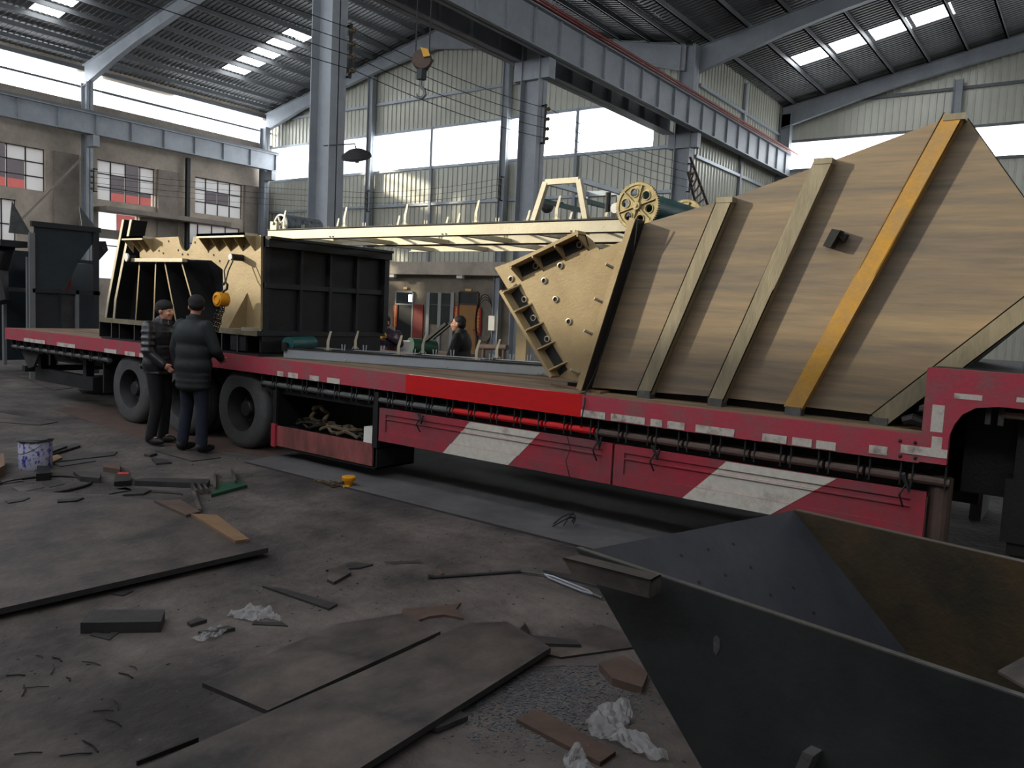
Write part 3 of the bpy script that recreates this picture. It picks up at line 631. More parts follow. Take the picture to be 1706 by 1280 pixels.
# gusset stand and pegs
p0=bp(411,487); p1=bp(409,547); MB().prism([p0,p1,p1+Vector((0,-.24,0))],(.014,0,0)).build('gusset_stand','rust_steel',bf)
for X in (bp(430,545).x,bp(345,545).x): MB().box((X-.01,BY-.22,1.43),(X+.01,BY,1.47)).build('foot_plate','bright_steel',bf)
a=bp(404,430); MB().tube(a,a+Vector((0,-.16,0)),.038,16).build('peg','dark_steel',bf,smooth=True); MB().tube(a+Vector((0,-.16,0)),a+Vector((0,-.168,0)),.037,16).build('peg_end','white',bf)
a=bp(226,430); MB().tube(a+Vector((0,0,0)),a+Vector((-.02,-.1,0)),.03,14).build('peg','dark_steel',bf,smooth=True); MB().tube(a+Vector((-.02,-.1,0)),a+Vector((-.022,-.12,0)),.055,16).build('peg_end','white',bf)
for px,py in ((297,417),(304,424),(313,424),(325,404),(281,402),(383,412),(406,411),(347,419),(356,425),(265,418),(272,422),(366,435)):
    p=bp(px,py,BY-.001); MB().tube(p,p+Vector((0,-.004,0)),.014,8).build('bolt_hole','black_steel',bf)
# ---- chain hoist ----
h=bp(369,499,5.5); ch=thing('chain_hoist',h,'yellow hand chain hoist hung on the sunlit end plate beside two people','hoist')
pg=bp(404,430)+Vector((0,-.13,.03))
MB().tube(h+Vector((0,.06,0)),h+Vector((0,-.06,0)),.083,24).ring(h+Vector((0,-.061,0)),(0,-1,0),[(.0,0),(.04,0),(.045,.012),(.06,.012),(.065,0)],20,closed=False).build('hoist_body','amber',ch,smooth=True)
t=h+Vector((.07,.06,.13)); MB().path([h+Vector((.02,0,.08)),h+Vector((.05,0,.1)),h+Vector((.1,0,.12)),h+Vector((.11,0,.17)),h+Vector((.07,0,.2)),h+Vector((.03,0,.17))],.014,8).build('top_hook','dark_steel',ch,smooth=True)
for o in (-.03,.05): MB().path([h+Vector((.07,0,.19)),h+Vector((.0+o,.05,.33)),pg.lerp(h,.25)+Vector((o,0,.05)),pg+Vector((o*.3,0,0))],.008,6).build('sling','black_steel',ch)
for o,l in ((-.06,.33),(-.02,.36),(.04,.3)):
    mb=MB(); n=int(l/.022)
    for k in range(n):
        c=h+Vector((o-.12*k/n+.01*math.sin(k),-.0,-.09-l*k/n)); a=(0,1,0) if k%2 else (1,0,0); mb.ring(c,a,[(.012,-.005),(.02,-.005),(.02,.005),(.012,.005)],8)
    mb.build('chain','chain',ch)
# ================= BIG HOPPER =================
HY=6.12
hp_=thing('steel_hopper',(-2.3,6.9,TZ),'huge tan ribbed steel hopper panel on the right end of the trailer','hopper')
MP=lambda pts,y=HY:[at(a,b,'y',y) for a,b in pts]
outl=[(974,645),(1068,374),(1215,331),(1386,268),(1604,187),(1706,330),(1790,440),(1482,694),(1200,662)]
F=MP(outl); 
MB().prism(F,(0,.02,0)).build('front_sheet','hopper_steel',hp_)
MB().prism([p+Vector((0,1.5,0)) for p in F],(0,.02,0)).build('back_sheet','dark_steel',hp_)
mb=MB()
for i in range(len(F)):
    a,b=F[i],F[(i+1)%len(F)]
    if i in (1,2,3,0): continue
    mb.prism([a+Vector((0,.02,0)),b+Vector((0,.02,0)),b+Vector((0,1.5,0)),a+Vector((0,1.5,0))],(0,0,.012))
mb.build('bottom_sheet','black_steel',hp_)  # right and lower sides coloured black for the shade they lie in
def chan(p,q,w,d,m,name='rib'):   # C channel standing proud of the sheet
    a=at(*p,'y',HY-d); b=at(*q,'y',HY-d); dr=(b-a).normalized(); sd=dr.cross(Vector((0,1,0))).normalized()*(w/2)
    mb=MB().prism([a-sd,a+sd,b+sd,b-sd],(0,.008,0),0)
    mb.prism([a-sd,a-sd+dr*.0+Vector((0,d,0)),b-sd+Vector((0,d,0)),b-sd],sd.normalized()*.008,1); mb.prism([a+sd,a+sd+Vector((0,d,0)),b+sd+Vector((0,d,0)),b+sd],-sd.normalized()*.008,1)
    o=mb.build(name,[m,m],hp_); return o
chan((1207,333),(1072,655),.125,.09,'rib_steel'); chan((1371,268),(1190,670),.125,.09,'rib_steel')
chan((1588,192),(1318,684),.125,.09,'rib_yellow')['label']='yellow channel rib'
chan((1776,462),(1462,702),.13,.09,'rib_steel')
for (px,py) in ((1072,651),(1191,664),(1321,678),(1464,696)):
    a=at(px,py,'y',HY-.1); MB().box((a.x-.055,HY-.1,TZ+.0),(a.x+.055,HY-.09,a.z+.0)).box((a.x-.06,HY-.095,TZ),(a.x-.05,HY,a.z)).box((a.x+.05,HY-.095,TZ),(a.x+.06,HY,a.z)).build('rib_foot','edge_steel',hp_)
for (px,py) in ((1207,331),(1371,266),(1590,192)):
    a=at(px,py,'y',HY-.09); MB().box((a.x-.065,HY-.095,a.z-.03),(a.x+.065,HY+.02,a.z+.012)).build('rib_cap','rib_steel',hp_)
# first rib: the deep joint flange, shaded side and lit edge coloured in
a=at(1056,364,'y',HY-.16); b=at(966,650,'y',HY-.16); dr=(b-a).normalized(); sd=dr.cross(Vector((0,1,0))).normalized()
if sd.x<0: sd=-sd
MB().prism([a,b,b+Vector((0,.16,0)),a+Vector((0,.16,0))],sd*.02,0).prism([a-sd*.035,b-sd*.035,b+sd*.02,a+sd*.02],(0,-.012,0),1).build('joint_flange',['dark_steel','rust_steel'],hp_)
w=[a.lerp(b,t)+sd*(.05+.02*math.sin(t*9))+Vector((0,-.02+.12*math.sin(t*3),0)) for t in [i/12 for i in range(13)]]
w+= [b+sd*.03+Vector((0,-.1,-.02)), at(975,655,'y',TY+.02), at(974,672,'y',TY-.02), at(970,692,'y',TY-.03), at(968,712,'y',TY+.03)]
MB().path(w,.006,6).build('hanging_cable','black_steel',label='thin dark cable hanging down the hopper joint over the red rail',cat='cable')
# sub plate at the left
PL=HY-.02
sub=[(824,446),(849,437),(908,411),(965,385),(985,400),(999,417),(1024,407),(1048,397),(1000,540),(963,635),(921,626),(893,575),(870,520),(846,482)]
MB().prism(MP(sub,PL),(0,.022,0)).build('nose_plate','rust_steel',hp_)
def fl(p,q,pk,inner):
    a=at(*p,'y',PL-.13); b=at(*q,'y',PL-.13); d=(b-a).normalized(); nn=Vector((-d.z,0,d.x)); 
    if nn.dot(at(*inner,'y',PL)-a)<0: nn=-nn
    MB().prism([a,b,b+Vector((0,.13,0)),a+Vector((0,.13,0))],nn*.03).build('nose_flange','rust_steel',hp_)
    for t in pk:
        c=a.lerp(b,t); MB().prism([c+nn*.03,c+nn*.03+Vector((0,.13,0)),c+nn*.17+Vector((0,.13,0)),c+nn*.05],d*.014).build('nose_gusset','rust_steel',hp_)
    # dark sheet standing in for the shade in the gusset pockets
    a2,b2=a+Vector((0,.125,0)),b+Vector((0,.125,0)); MB().prism([a2+nn*.03,b2+nn*.03,b2+nn*.13,a2+nn*.13],(0,.004,0)).build('nose_pocket_shade','dark_steel',hp_)
fl((846,440),(962,384),(.02,.34,.66,.97),(920,480)); fl((831,486),(916,630),(.03,.26,.48,.7,.93),(930,540))
for px,py in ((893,443),(934,443),(852,465),(907,468),(926,499),(889,530),(948,536),(912,565),(874,499),(966,408)):
    c=at(px,py,'y',PL-.001); MB().ring(c,(0,-1,0),[(.02,0),(.03,0),(.03,.012),(.022,.014)],14).build('bolt_ring','bright_steel',hp_); MB().tube(c,c+Vector((0,-.002,0)),.022,12).build('bolt_hole','black_steel',hp_)
for px,py in ((1023,447),(1004,504),(987,557),(964,622)):
    c=at(px,py,'y',PL-.0); MB().tube(c,c+Vector((-.05,-.06,.03)),.014,8).build('pin','bright_steel',hp_)
# bracket on the sheet
a=at(1377,412,'y',HY); b=at(1392,384,'y',HY); c=at(1415,392,'y',HY)
MB().prism([a,b,b+Vector((.06,0,-.01)),a+Vector((.055,0,-.01))],(0,-.1,0)).prism([b,c,c+Vector((-.02,0,-.05)),b+Vector((.03,0,-.04))],(0,-.06,0)).build('bracket','black_steel',hp_)
# board under the joint
e=thing('wooden_board',at(950,652,'z',TZ),'thin pale board caught under the hopper joint on the deck','board')
MB().prism([at(918,642,'z',TZ+.002),at(1000,656,'z',TZ+.002),at(1048,650,'z',TZ+.002),at(1040,643,'z',TZ+.002),at(960,640,'z',TZ+.002)],(0,0,.016)).build('plank','plate_tan',e)
MB().box((-3.9,6.2,TZ),(-1.2,6.35,TZ+.05)).box((-3.9,7.3,TZ),(-1.2,7.45,TZ+.05)).build('skid_timber','black_steel',label='dark timber skid under the hopper on the trailer deck',cat='timber')
p=at(1520,703,'y',6.0); MB().path([p+Vector((-.06,0,0)),p+Vector((0,0,.02)),p+Vector((.09,.0,-.01)),p+Vector((.12,.05,.0))],[.03,.04,.03,.02],8).build('rag','black_steel',label='black rag on the deck by the red step',cat='rag')
# ================= CONVEYORS =================
def channel(mb,p,q,h,inw,mi=0):   # web with two flanges, inw = vector to flange side
    p,q=Vector(p),Vector(q); inw=Vector(inw); Z=Vector((0,0,1)); mb.prism([p,q,q+Z*h,p+Z*h],inw.normalized()*.008,mi)
    mb.prism([p,q,q+inw,p+inw],Z*.008,mi); mb.prism([p+Z*(h-.008),q+Z*(h-.008),q+Z*(h-.008)+inw,p+Z*(h-.008)+inw],Z*.008,mi); return mb
def bracket(root,base,side,tall=.17,m='bright_steel'):
    b=Vector(base); s_=Vector(side); Z=Vector((0,0,1)); d=Vector((s_.y,-s_.x,0)).normalized()*.03
    d=Vector((abs(d.x),d.y if d.x>0 else -d.y,0)); e=d*.55; f=d*1.1
    MB().prism([b-e,b+e,b+e+Z*tall*.5,b-e+Z*tall*.5],s_*.008).prism([b-e+Z*tall*.5,b+e+Z*tall*.5,b+e*.7+f+Z*tall*1.1,b-e*.7+f+Z*tall*1.1],s_*.008).prism([b-d*1.6,b-d*1.2,b+Z*.06,b+Z*.05],s_*.006).prism([b+d*1.6,b+d*1.2,b+Z*.06,b+Z*.05],s_*.006).build('idler_bracket',m,root)
def conveyor(o,ang,L,wid,z,h,label,m,br,name='conveyor_frame',near=1,cross=.9,pan=True):
    o=Vector(o); d=Vector((math.cos(ang),math.sin(ang),0)); n=Vector((-d.y,d.x,0)); Z=Vector((0,0,1)); r=thing(name,o,label,'conveyor')
    A=o+Z*(z-o.z); MB.build(channel(MB(),A,A+d*L,h,n*.05),'side_rail',m,r); B=A+n*wid; MB.build(channel(MB(),B,B+d*L,h,-n*.05),'side_rail',m,r)
    MB().prism([A+Z*h-n*.012,A+Z*h+n*.06,A+d*L+Z*h+n*.06,A+d*L+Z*h-n*.012],Z*.012).build('rail_edge','dark_steel',r)
    k=.35
    while k<L-.2: q=A+d*k+n*.01; MB().prism([q,q+d*.06,q+d*.06+n*(wid-.02),q+n*(wid-.02)],Z*.05).build('cross_member',m,r); k+=cross
    for t in br: bracket(r,A+d*t+Z*(h+.01)+n*.02,n,.2)
    for t in br: bracket(r,B+d*(t+.06)+Z*(h+.01)-n*.02,-n,.2)
    for t in br:
        for s_ in (.25,.52,.75): c=A+d*min(L-.1,t+.02+(s_-.1)*.7)+n*wid*s_+Z*(h+.01); MB().prism([c-d*.02,c-d*.01,c-d*.015+Z*.07,c-d*.025+Z*.07],n*.01).prism([c+d*.02,c+d*.01,c+d*.015+Z*.07,c+d*.025+Z*.07],n*.01).build('roller_clip',m,r)
        MB().prism([A+d*t+Z*h,A+d*(t+.05)+Z*h,B+d*(t+.05)+Z*h,B+d*t+Z*h],Z*.01).build('cross_strip','dark_steel',r)
    for t in (.22*L,.55*L,.85*L):
        for q in (0,.05): c=A+d*(t+q)+Z*(h*.2)-n*.001; MB().tube(c,c-n*.012,.009,6).build('bolt','bright_steel',r)
    return r,A,B,d,n
up,A,B,d,n=conveyor((-8.35,6.22,2.524),0,5.15,.83,2.524,.115,'sunlit conveyor frame with gear wheel lying across the box and hopper','bright_steel',[at(x,370,'y',6.22).x+8.35 for x in (470,571,672,790,924)])
# pulley drum at the left end of the upper conveyor
c=Vector((-8.22,6.3,2.72))
def spoked(root,c,ax,R,th,m,spk=6,name='pulley_end'):
    ax=Vector(ax).normalized(); a=ax.orthogonal().normalized(); b=ax.cross(a); mb=MB().ring(c,ax,[(R*.82,0),(R,0),(R,th),(R*.82,th)],32); mb.ring(c,ax,[(0,0),(R*.25,0),(R*.25,th),(0,th)],16,closed=False)
    for k in range(spk): t=math.pi*2*k/spk; e=a*math.cos(t)+b*math.sin(t); mb.bar(Vector(c)+e*R*.2+ax*th/2,Vector(c)+e*R*.9+ax*th/2,R*.12,th,up=ax)
    return mb.build(name,m,root)
spoked(up,c,(0,1,0),.125,.02,'white',5); MB().ring(c+Vector((0,.02,0)),(0,1,0),[(.1,0),(.125,0),(.125,.55),(.1,.55)],32).build('pulley_drum','rubber_drum',up,smooth=True)
MB().tube(c-Vector((0,.12,0)),c+Vector((0,.75,0)),.02,10).build('pulley_shaft','bright_steel',up)
MB().box((c.x-.06,c.y-.1,2.64),(c.x+.06,c.y-.06,2.74)).build('bearing_block','bright_steel',up)
# gears and green drum at the right end
gc=at(1061,343,'y',6.16)
def gear(root,c,R,m,teeth=72,holes=6):
    mb=MB(); c=Vector(c); vo=[]; t_=.03
    for k in range(teeth*4): t=2*math.pi*k/(teeth*4); r=R if k%4 in (0,1) else R*.955; vo.append((r*math.cos(t),r*math.sin(t)))
    N=len(vo); ri=R*.86
    for y in (0,t_): mb.add([c+Vector((u,y,v)) for u,v in vo]+[c+Vector((ri*math.cos(2*math.pi*k/N),y,ri*math.sin(2*math.pi*k/N))) for k in range(N)],[(k,(k+1)%N,N+(k+1)%N,N+k) for k in range(N)])
    mb.add([c+Vector((u,0,v)) for u,v in vo]+[c+Vector((u,t_,v)) for u,v in vo],[(k,(k+1)%N,N+(k+1)%N,N+k) for k in range(N)])
    # plate between rim and hub with round holes
    hr=R*.185; hd=R*.57; sec=14
    for s_ in range(holes):
        t0=2*math.pi*s_/holes+.3; tm=t0+math.pi/holes; hc=(hd*math.cos(tm),hd*math.sin(tm)); M=28; ou=[]; ii=[]
        for k in range(M):
            a=2*math.pi*k/M; ii.append((hc[0]+hr*math.cos(a),hc[1]+hr*math.sin(a)))
            # cast outwards to the sector boundary
            lo,hi=hr,R
            for _ in range(24):
                mid=(lo+hi)/2; x,z=hc[0]+mid*math.cos(a),hc[1]+mid*math.sin(a); rr=math.hypot(x,z); an=(math.atan2(z,x)-t0)%(2*math.pi)
                if R*.17<rr<ri and an<2*math.pi/holes: lo=mid
                else: hi=mid
            ou.append((hc[0]+lo*math.cos(a),hc[1]+lo*math.sin(a)))
        for y in (.008,.022): mb.add([c+Vector((x,y,z)) for x,z in ou]+[c+Vector((x,y,z)) for x,z in ii],[(k,(k+1)%M,M+(k+1)%M,M+k) for k in range(M)])
        mb.ring(c+Vector((hc[0],.0,hc[1])),(0,1,0),[(hr*.92,0),(hr*1.08,0),(hr*1.08,.03),(hr*.92,.03)],20)
        e=Vector((math.cos(t0),0,math.sin(t0))); mb.bar(c+e*R*.12+Vector((0,0,0)),c+e*ri+Vector((0,0,0)),.008,.012,up=(0,1,0))
    mb.ring(c,(0,1,0),[(0,-.02),(R*.17,-.02),(R*.19,0),(R*.19,.04),(0,.04)],20,closed=False); mb.tube(c-Vector((0,.03,0)),c+Vector((0,.05,0)),R*.07,10)
    return mb.build('gear_wheel',m,root)
gear(up,gc,.203,'gear',64); gear(up,Vector((gc.x,7.12,gc.z)),.19,'gear',60)
MB().ring(gc+Vector((0,.1,0)),(0,1,0),[(.0,0),(.135,0),(.135,.85),(0,.85)],32,closed=False).build('green_drum','teal',up,smooth=True)
p=gc+Vector((-.25,.1,.0)); MB().ring(p,(0,-1,0),[(0,0),(.045,0),(.045,.03),(0,.03)],18,closed=False).build('bearing_face','white',up)
MB().box((p.x-.05,p.y,2.635),(p.x+.05,p.y+.06,p.z+.05)).tube(p+Vector((-.12,.05,-.02)),p+Vector((-.12,.05,.15)),.025,8).box((p.x-.3,p.y-.03,2.64),(p.x+.25,p.y+.06,2.66)).build('bearing_block','dark_steel',up)
MB().box((gc.x-.25,6.95,2.635),(gc.x+.1,7.02,gc.z+.0)).build('far_bearing','dark_steel',up)
# trapezoid frame standing on it
pts=[at(889,363,'y',6.24),at(910,304,'y',6.24),at(965,300,'y',6.24),at(977,362,'y',6.24)]
for yy,m,k in ((0,'bright_steel',1),(.75,'pale_steel',.8)):
    q=[p+Vector((0,yy,0)) for p in pts]; q[0].z=q[3].z=2.64; MB().bar(q[0],q[1],.05,.05,(0,1,0)).bar(q[1],q[2],.05,.04,(0,1,0)).bar(q[2],q[3],.05,.05,(0,1,0)).build('guard_hoop',m,up)
for p in (pts[1],pts[2],pts[2].lerp(pts[3],.55),pts[1].lerp(pts[0],.5)): MB().bar(p,p+Vector((0,.75,0)),.04,.04).build('guard_bar','pale_steel' if p.z>2.9 else 'teal',up)
# second frame behind
up2,_,_,_,_=conveyor((-7.6,7.14,2.524),0,4.4,.83,2.524,.1,'second plain conveyor frame lying behind the sunlit geared one','bright_steel',[1.3,3.0])
MB().box((-5.2,8.02,1.13),(-5.1,8.12,2.52)).build('prop_post','steel_grey',label='thin upright post holding the conveyor frames behind the hopper nose',cat='post')
# lower conveyor on the deck
lc,A,B,d,n=conveyor((-7.62,5.93,TZ+.003),math.radians(21),3.55,.62,TZ+.003,.11,'blue-grey conveyor frame lying slantwise on the brown trailer deck','pale_steel',[.55,1.42,2.33,3.1],near=1)
c=A+d*.03+n*.03+Vector((0,0,.165)); ax=n; MB().ring(c,ax,[(0,0),(.078,0),(.078,.56),(0,.56)],24,closed=False).build('green_drum','teal',lc,smooth=True)
MB().tube(c-ax*.06,c+ax*.56,.015,8).box(c+Vector((-.03,-.06,-.08)),c+Vector((.03,-.03,.02))).build('drum_shaft','dark_steel',lc)
# ================= LEFT DARK MACHINE =================
MX=-17.0
mm=thing('feed_machine',(-18.2,7.8,0),'dark blue-green hopper machine in an angle frame beyond the trailer tail','machine')
q=lambda px,py: at(px,py,'x',MX)
Y0m,Y1m=q(52,450).y,q(163,450).y
MB().prism([q(56,374),q(160,384),q(158,400),q(128,440),q(108,482),q(56,482)],(.02,0,0)).build('hopper_sheet','machine_blue',mm)
MB().prism([q(50,368),q(165,380),q(165,388),q(50,377)],(.08,0,0)).build('top_flange','dark_steel',mm)
for px,w in ((52,.05),(158,.06),(127,.03)): y=q(px,450).y; MB().box((MX,y-w,0 if px!=127 else 1.0),(MX+.06,y+w,q(px,388).z if px!=127 else q(px,484).z)).build('frame_post','steel_grey' if px!=158 else 'dark_steel',mm)
z=q(100,486).z; MB().box((MX,Y0m,z-.04),(MX+.06,Y1m+.02,z+.04)).box((MX-2.2,Y0m-.0,z-.04),(MX,Y0m+.06,z+.04)).build('frame_rail','dark_steel',mm)
z2=q(140,436).z; MB().box((MX,q(130,430).y,z2-.04),(MX+.05,Y1m,z2+.03)).build('frame_rail','dark_steel',mm)
MB().box((MX-.05,q(56,500).y,.3),(MX-.03,q(98,500).y,z)).box((MX-.1,q(56,500).y,.3),(MX-.05,q(98,500).y,z)).build('lower_panel','dark_steel',mm)
MB().box((MX-.04,q(103,500).y,.5),(MX-.02,q(133,500).y,z-.03)).build('patched_panel','scrap',mm)
MB().box((MX-2.4,Y0m,.2),(MX-2.3,Y1m,2.6)).box((MX-2.4,Y1m-.05,.2),(MX,Y1m,q(160,440).z)).build('back_sheet','machine_blue',mm)
for base in (((38,333),(14,388),(52,392)),((151,342),(136,376),(166,388))):
    t=[q(*b) for b in base]; MB().prism([t[0]+Vector((-.5,0,0)),t[1]+Vector((0,0,0)),t[2]],(.02,0,0)).build('top_wing','edge_steel',mm)
MB().prism([q(160,402),q(175,402),q(179,417),q(162,436)],(.03,0,0)).tube(q(172,414)+Vector((.0,0,0)),q(172,414)+Vector((.05,0,0)),.05,12,1).build('pivot_lug',['black_steel','dark_steel'],mm)
z=q(20,400).z; MB().box((MX-2.6,Y0m-.5,z-.12),(MX-.1,Y0m-.02,z)).build('feed_tray','dark_steel',mm)
MB().path([Vector((MX-.6,Y0m-.3,z-.1)),Vector((MX-.9,Y0m-.35,z-.6)),Vector((MX-.5,Y0m-.3,z-1.2))],[.25,.3,.1],8).build('plastic_wrap','scrap',mm)
MB().box((MX-.1,Y0m-.06,.4),(MX-.04,Y0m,2.4)).box((MX-1.2,Y0m-.06,.2),(MX-1.12,Y0m,2.2)).build('side_post','steel_grey',mm)
p=q(120,466); MB().prism([p+Vector((-.3,-.1,-.25)),p+Vector((-.3,.12,-.3)),p+Vector((-.3,.1,.15)),p+Vector((-.3,.03,.3)),p+Vector((-.3,-.08,.05))],(.04,0,0)).build('red_cloth','neighbour_red',label='small red cloth seen through the dark machine frame at left',cat='cloth')
# spare tyre on the floor
MB().ring((-14.35,7.35,0),(0,0,1),[(.3,0.02),(.44,0),(.49,.04),(.5,.07),(.49,.08),(.5,.09),(.5,.14),(.49,.15),(.5,.16),(.5,.21),(.49,.27),(.42,.3),(.3,.28)],40).build('spare_tire','rubber',label='worn tire lying flat on the floor under the trailer tail',cat='tire',smooth=True)
# ================= FOREGROUND BIN =================
RZ=1.0
a0=at(1060,948,'z',RZ); b0=at(1706,1165,'z',RZ); dd=(b0-a0); dd.z=0; dd.normalize(); nn=Vector((-dd.y,dd.x,0))
bn=thing('steel_bin',(a0.x+.6,a0.y+.6,0),'large dark open steel hopper bin filling the lower right corner','bin')
def nr(px,py): return atp(px,py,a0,nn)
c0=at(1325,850,'z',RZ); 
def fr_(px,py): return atp(px,py,c0,nn)
LN=3.2
p_top=nr(1000,942); p_top.z=RZ; e1=nr(1062,1085); e2=nr(1175,1290); bot=p_top+(e2-e1).normalized()*0
sl=(nr(1175,1290)-nr(1000,985)); kk=sl.dot(dd)/sl.z       # horizontal run per metre of height
zb=.04; q0=nr(1000,985); x_at=lambda z: q0+dd*((z-q0.z)*kk)+Vector((0,0,z-q0.z))
TL=x_at(RZ); BL=x_at(zb)
MB().prism([TL,TL+dd*LN,BL+dd*(LN-.6),BL],nn*.012).build('near_wall','bin_steel',bn)
MB().prism([TL-dd*.0+Vector((0,0,-.0)),TL+dd*LN,TL+dd*LN+nn*.021,TL+nn*.021],(0,0,.004)).build('near_rim','edge_steel',bn)
FT=c0.copy(); FW=(FT-TL).dot(nn)
fT=TL+nn*FW+dd*((FT-TL).dot(dd))
fB=fr_(1560,1140); 
MB().prism([fT,fT+dd*LN,fT+dd*(LN-.2)+Vector((0,0,-.95)),fT+dd*.25+Vector((0,0,-.95)),],nn*-.012).build('far_wall','bin_rust',bn)
MB().prism([fT,fT+dd*LN,fT+dd*LN+nn*.03,fT+nn*.03],(0,0,-.006)).build('far_rim','edge_steel',bn)
# sloping perforated end plate
s0=at(972,918,'z',RZ); fB2=fr_(1500,1070); 
cr=(fB2-fT); run=cr.normalized()
E0=s0; E1=fT; E2=fT+cr*1.35; E3=E0+(E2-E1)
MB().prism([E0,E1,E2,E3],(0,0,-.012)).build('end_plate','bin_plate',bn)
en=(E1-E0).cross(E3-E0).normalized()
for px,py in ((1135,926),(1180,916),(1222,907),(1165,971),(1209,959),(1251,946),(1284,992),(1322,980),(1356,1022),(1242,1004)):
    c=atp(px,py,E0,en); MB().tube(c-en*.001,c+en*.0015,.008,10).build('bolt_hole','black_steel',bn)
# floor of the bin and angle bar on the rim corner
MB().prism([BL+dd*.2,BL+dd*2.4,BL+dd*2.4+nn*1.2,BL+dd*.2+nn*1.2],(0,0,.01)).build('bin_floor','black_steel',bn)
p=at(937,930,'z',RZ+.02); q_=at(1085,968,'z',RZ+.02); v=(q_-p).normalized(); w_=Vector((-v.y,v.x,0))
MB().prism([p,q_,q_+w_*.07,p+w_*.07+v*.02],(0,0,-.008)).prism([p,q_,q_+Vector((0,0,-.055)),p+v*.05+Vector((0,0,-.055))],w_*.006).prism([q_,q_+w_*.07,q_+w_*.07+Vector((0,0,-.055)),q_+Vector((0,0,-.055))],v*-.006).build('corner_angle','plate',bn)
c=nr(1192,1075); MB().prism([c+dd*u+Vector((0,0,w)) for u,w in ((-.008,.02),(.0,.03),(.012,.022),(.016,-.005),(.006,-.03),(-.004,-.02))],nn*-.002).build('weld_spatter','edge_steel',bn)
t0=nr(1352,1242); MB().prism([t0,t0+dd*.03,t0+dd*.0+Vector((0,0,-.1)),t0-dd*.03+Vector((0,0,-.1))],nn*-.05).build('lug','edge_steel',bn)
p=at(1662,1122,'z',RZ+.015); MB().prism([p,at(1706,1148,'z',RZ+.02),at(1800,1130,'z',RZ+.06),at(1706,1098,'z',RZ+.05)],(0,0,.006)).build('sheet_offcut','plate',label='grey sheet offcut lying over the bin rim at right edge',cat='metal sheet')
# ================= FLOOR PLATES AND SCRAP =================
def plate(pts,z0,th,name,m,label,cat,bend=0,bevel=0):
    P3=[at(a,b,'z',z0+th) for a,b in pts]; P3=[Vector((p.x,p.y,z0)) for p in P3]
    return MB().prism(P3,(0,0,th),0,1).build(name,[m,'scrap' if m in ('plate','strip_grey') else m],label=label,cat=cat,bevel=bevel)
plate([(447,913),(0,1014),(-500,1125),(-420,800),(180,824),(262,834),(330,858)],.035,.035,'steel_plate','plate','large flat steel plate on the floor at the left edge','steel plate')
for i,(x,y) in enumerate(((60,960),(330,890),(120,845))): p=at(x,y,'z',0); MB().box((p.x-.15,p.y-.04,0),(p.x+.15,p.y+.04,.035)).build('steel_spacer','scrap',label=('steel spacer under the front edge of the large left plate','steel spacer near the pointed corner of the large left plate','steel spacer under the back of the large left plate')[i],cat='spacer')
plate([(337,1138),(446,1184),(734,1052),(672,1022),(560,1040)],.0,.022,'steel_plate','plate','medium steel plate partly lapped beside the long front plate','steel plate')
plate([(225,1283),(60,1370),(430,1400),(595,1283),(918,1079),(845,1036),(780,1038),(728,1060),(712,1072)],.03,.03,'steel_plate','plate','long heavy steel plate running out of the bottom edge','steel plate')
plate([(860,1080),(1000,1040),(1080,1075),(935,1095)],0,.012,'steel_plate','plate','thin steel plate beneath the corner of the dark bin','steel plate')
plate([(408,769),(982,913),(1500,1030),(1900,1000),(1300,820),(640,720)],0,.018,'floor_strip','strip_grey','long grey steel strip on the floor beneath the trailer edge','steel plate')
plate([(90,682),(258,738),(620,780),(560,735),(300,690),(150,672)],0,.008,'floor_strip','plate_rust','brown steel strip on the floor beneath the three wheels','steel plate')
plate([(0,688),(-40,700),(66,708),(96,703)],0,.01,'steel_sheet','plate','thin pale sheet lying flat on the floor at the left edge','steel plate')
plate([(28,626),(90,650),(122,646),(60,626)],0,.01,'steel_sheet','plate','pale sheet on the floor near the flat tire','steel plate')
plate([(258,751),(320,768),(368,762),(300,748)],.0,.012,'stand_plate','plate','small plate under the feet of the two people','steel plate')
def blk(pts,th,name,m,label,cat='scrap metal',z0=0): return plate(pts,z0,th,name,m,label,cat)
blk([(134,1038),(268,1036),(275,1016),(150,1016)],.06,'steel_block','scrap','thick steel bar block on the floor below the left plate','steel block')
blk([(437,976),(548,1014),(562,1006),(470,980)],.014,'flat_bar','scrap','dark flat bar on the floor between plate and bags')
blk([(257,834),(300,832),(334,852),(310,858)],.02,'wood_offcut','plate_rust','reddish board offcut at the back edge of the left plate','board',.07)
blk([(318,856),(362,858),(415,898),(392,901)],.02,'wood_offcut','plate_tan','yellowish board strip at the pointed corner of left plate','board',.07)
blk([(224,801),(345,806),(350,798),(236,796)],.05,'curved_bar','scrap','long low steel bar lying behind the big left plate')
blk([(134,794),(166,797),(168,786),(122,785)],.05,'steel_block','scrap','short block beside the wire hoop','steel block')
blk([(172,778),(200,782),(200,770),(172,772)],.05,'angle_piece','plate_rust','small rusty angle piece standing behind the paint tin clutter')
blk([(190,803),(218,801),(218,788),(192,790)],.05,'small_box','black_steel','small dark box with red top among scrap','box')
plate([(196,790),(214,790),(214,787),(196,787)],.05,.004,'paper_slip','red_banner','red paper slip lying on the small dark box','paper')
blk([(55,752),(130,738),(134,742),(60,765)],.03,'flat_bar','scrap','dark bar behind the paint tin, left of two')
blk([(62,765),(196,752),(190,758),(70,772)],.012,'flat_bar','scrap','dark bar behind the paint tin, right of two')
blk([(58,768),(96,757),(104,762),(70,778)],.03,'wood_offcut','plate_tan','tan board end right of the paint tin','board')
blk([(-20,760),(6,755),(8,775),(-20,790)],.1,'wood_block','plate_tan','tan block left of the paint tin','block')
blk([(252,763),(280,765),(286,770),(260,772)],.02,'steel_chip','scrap','small dark chip in front of the two people')
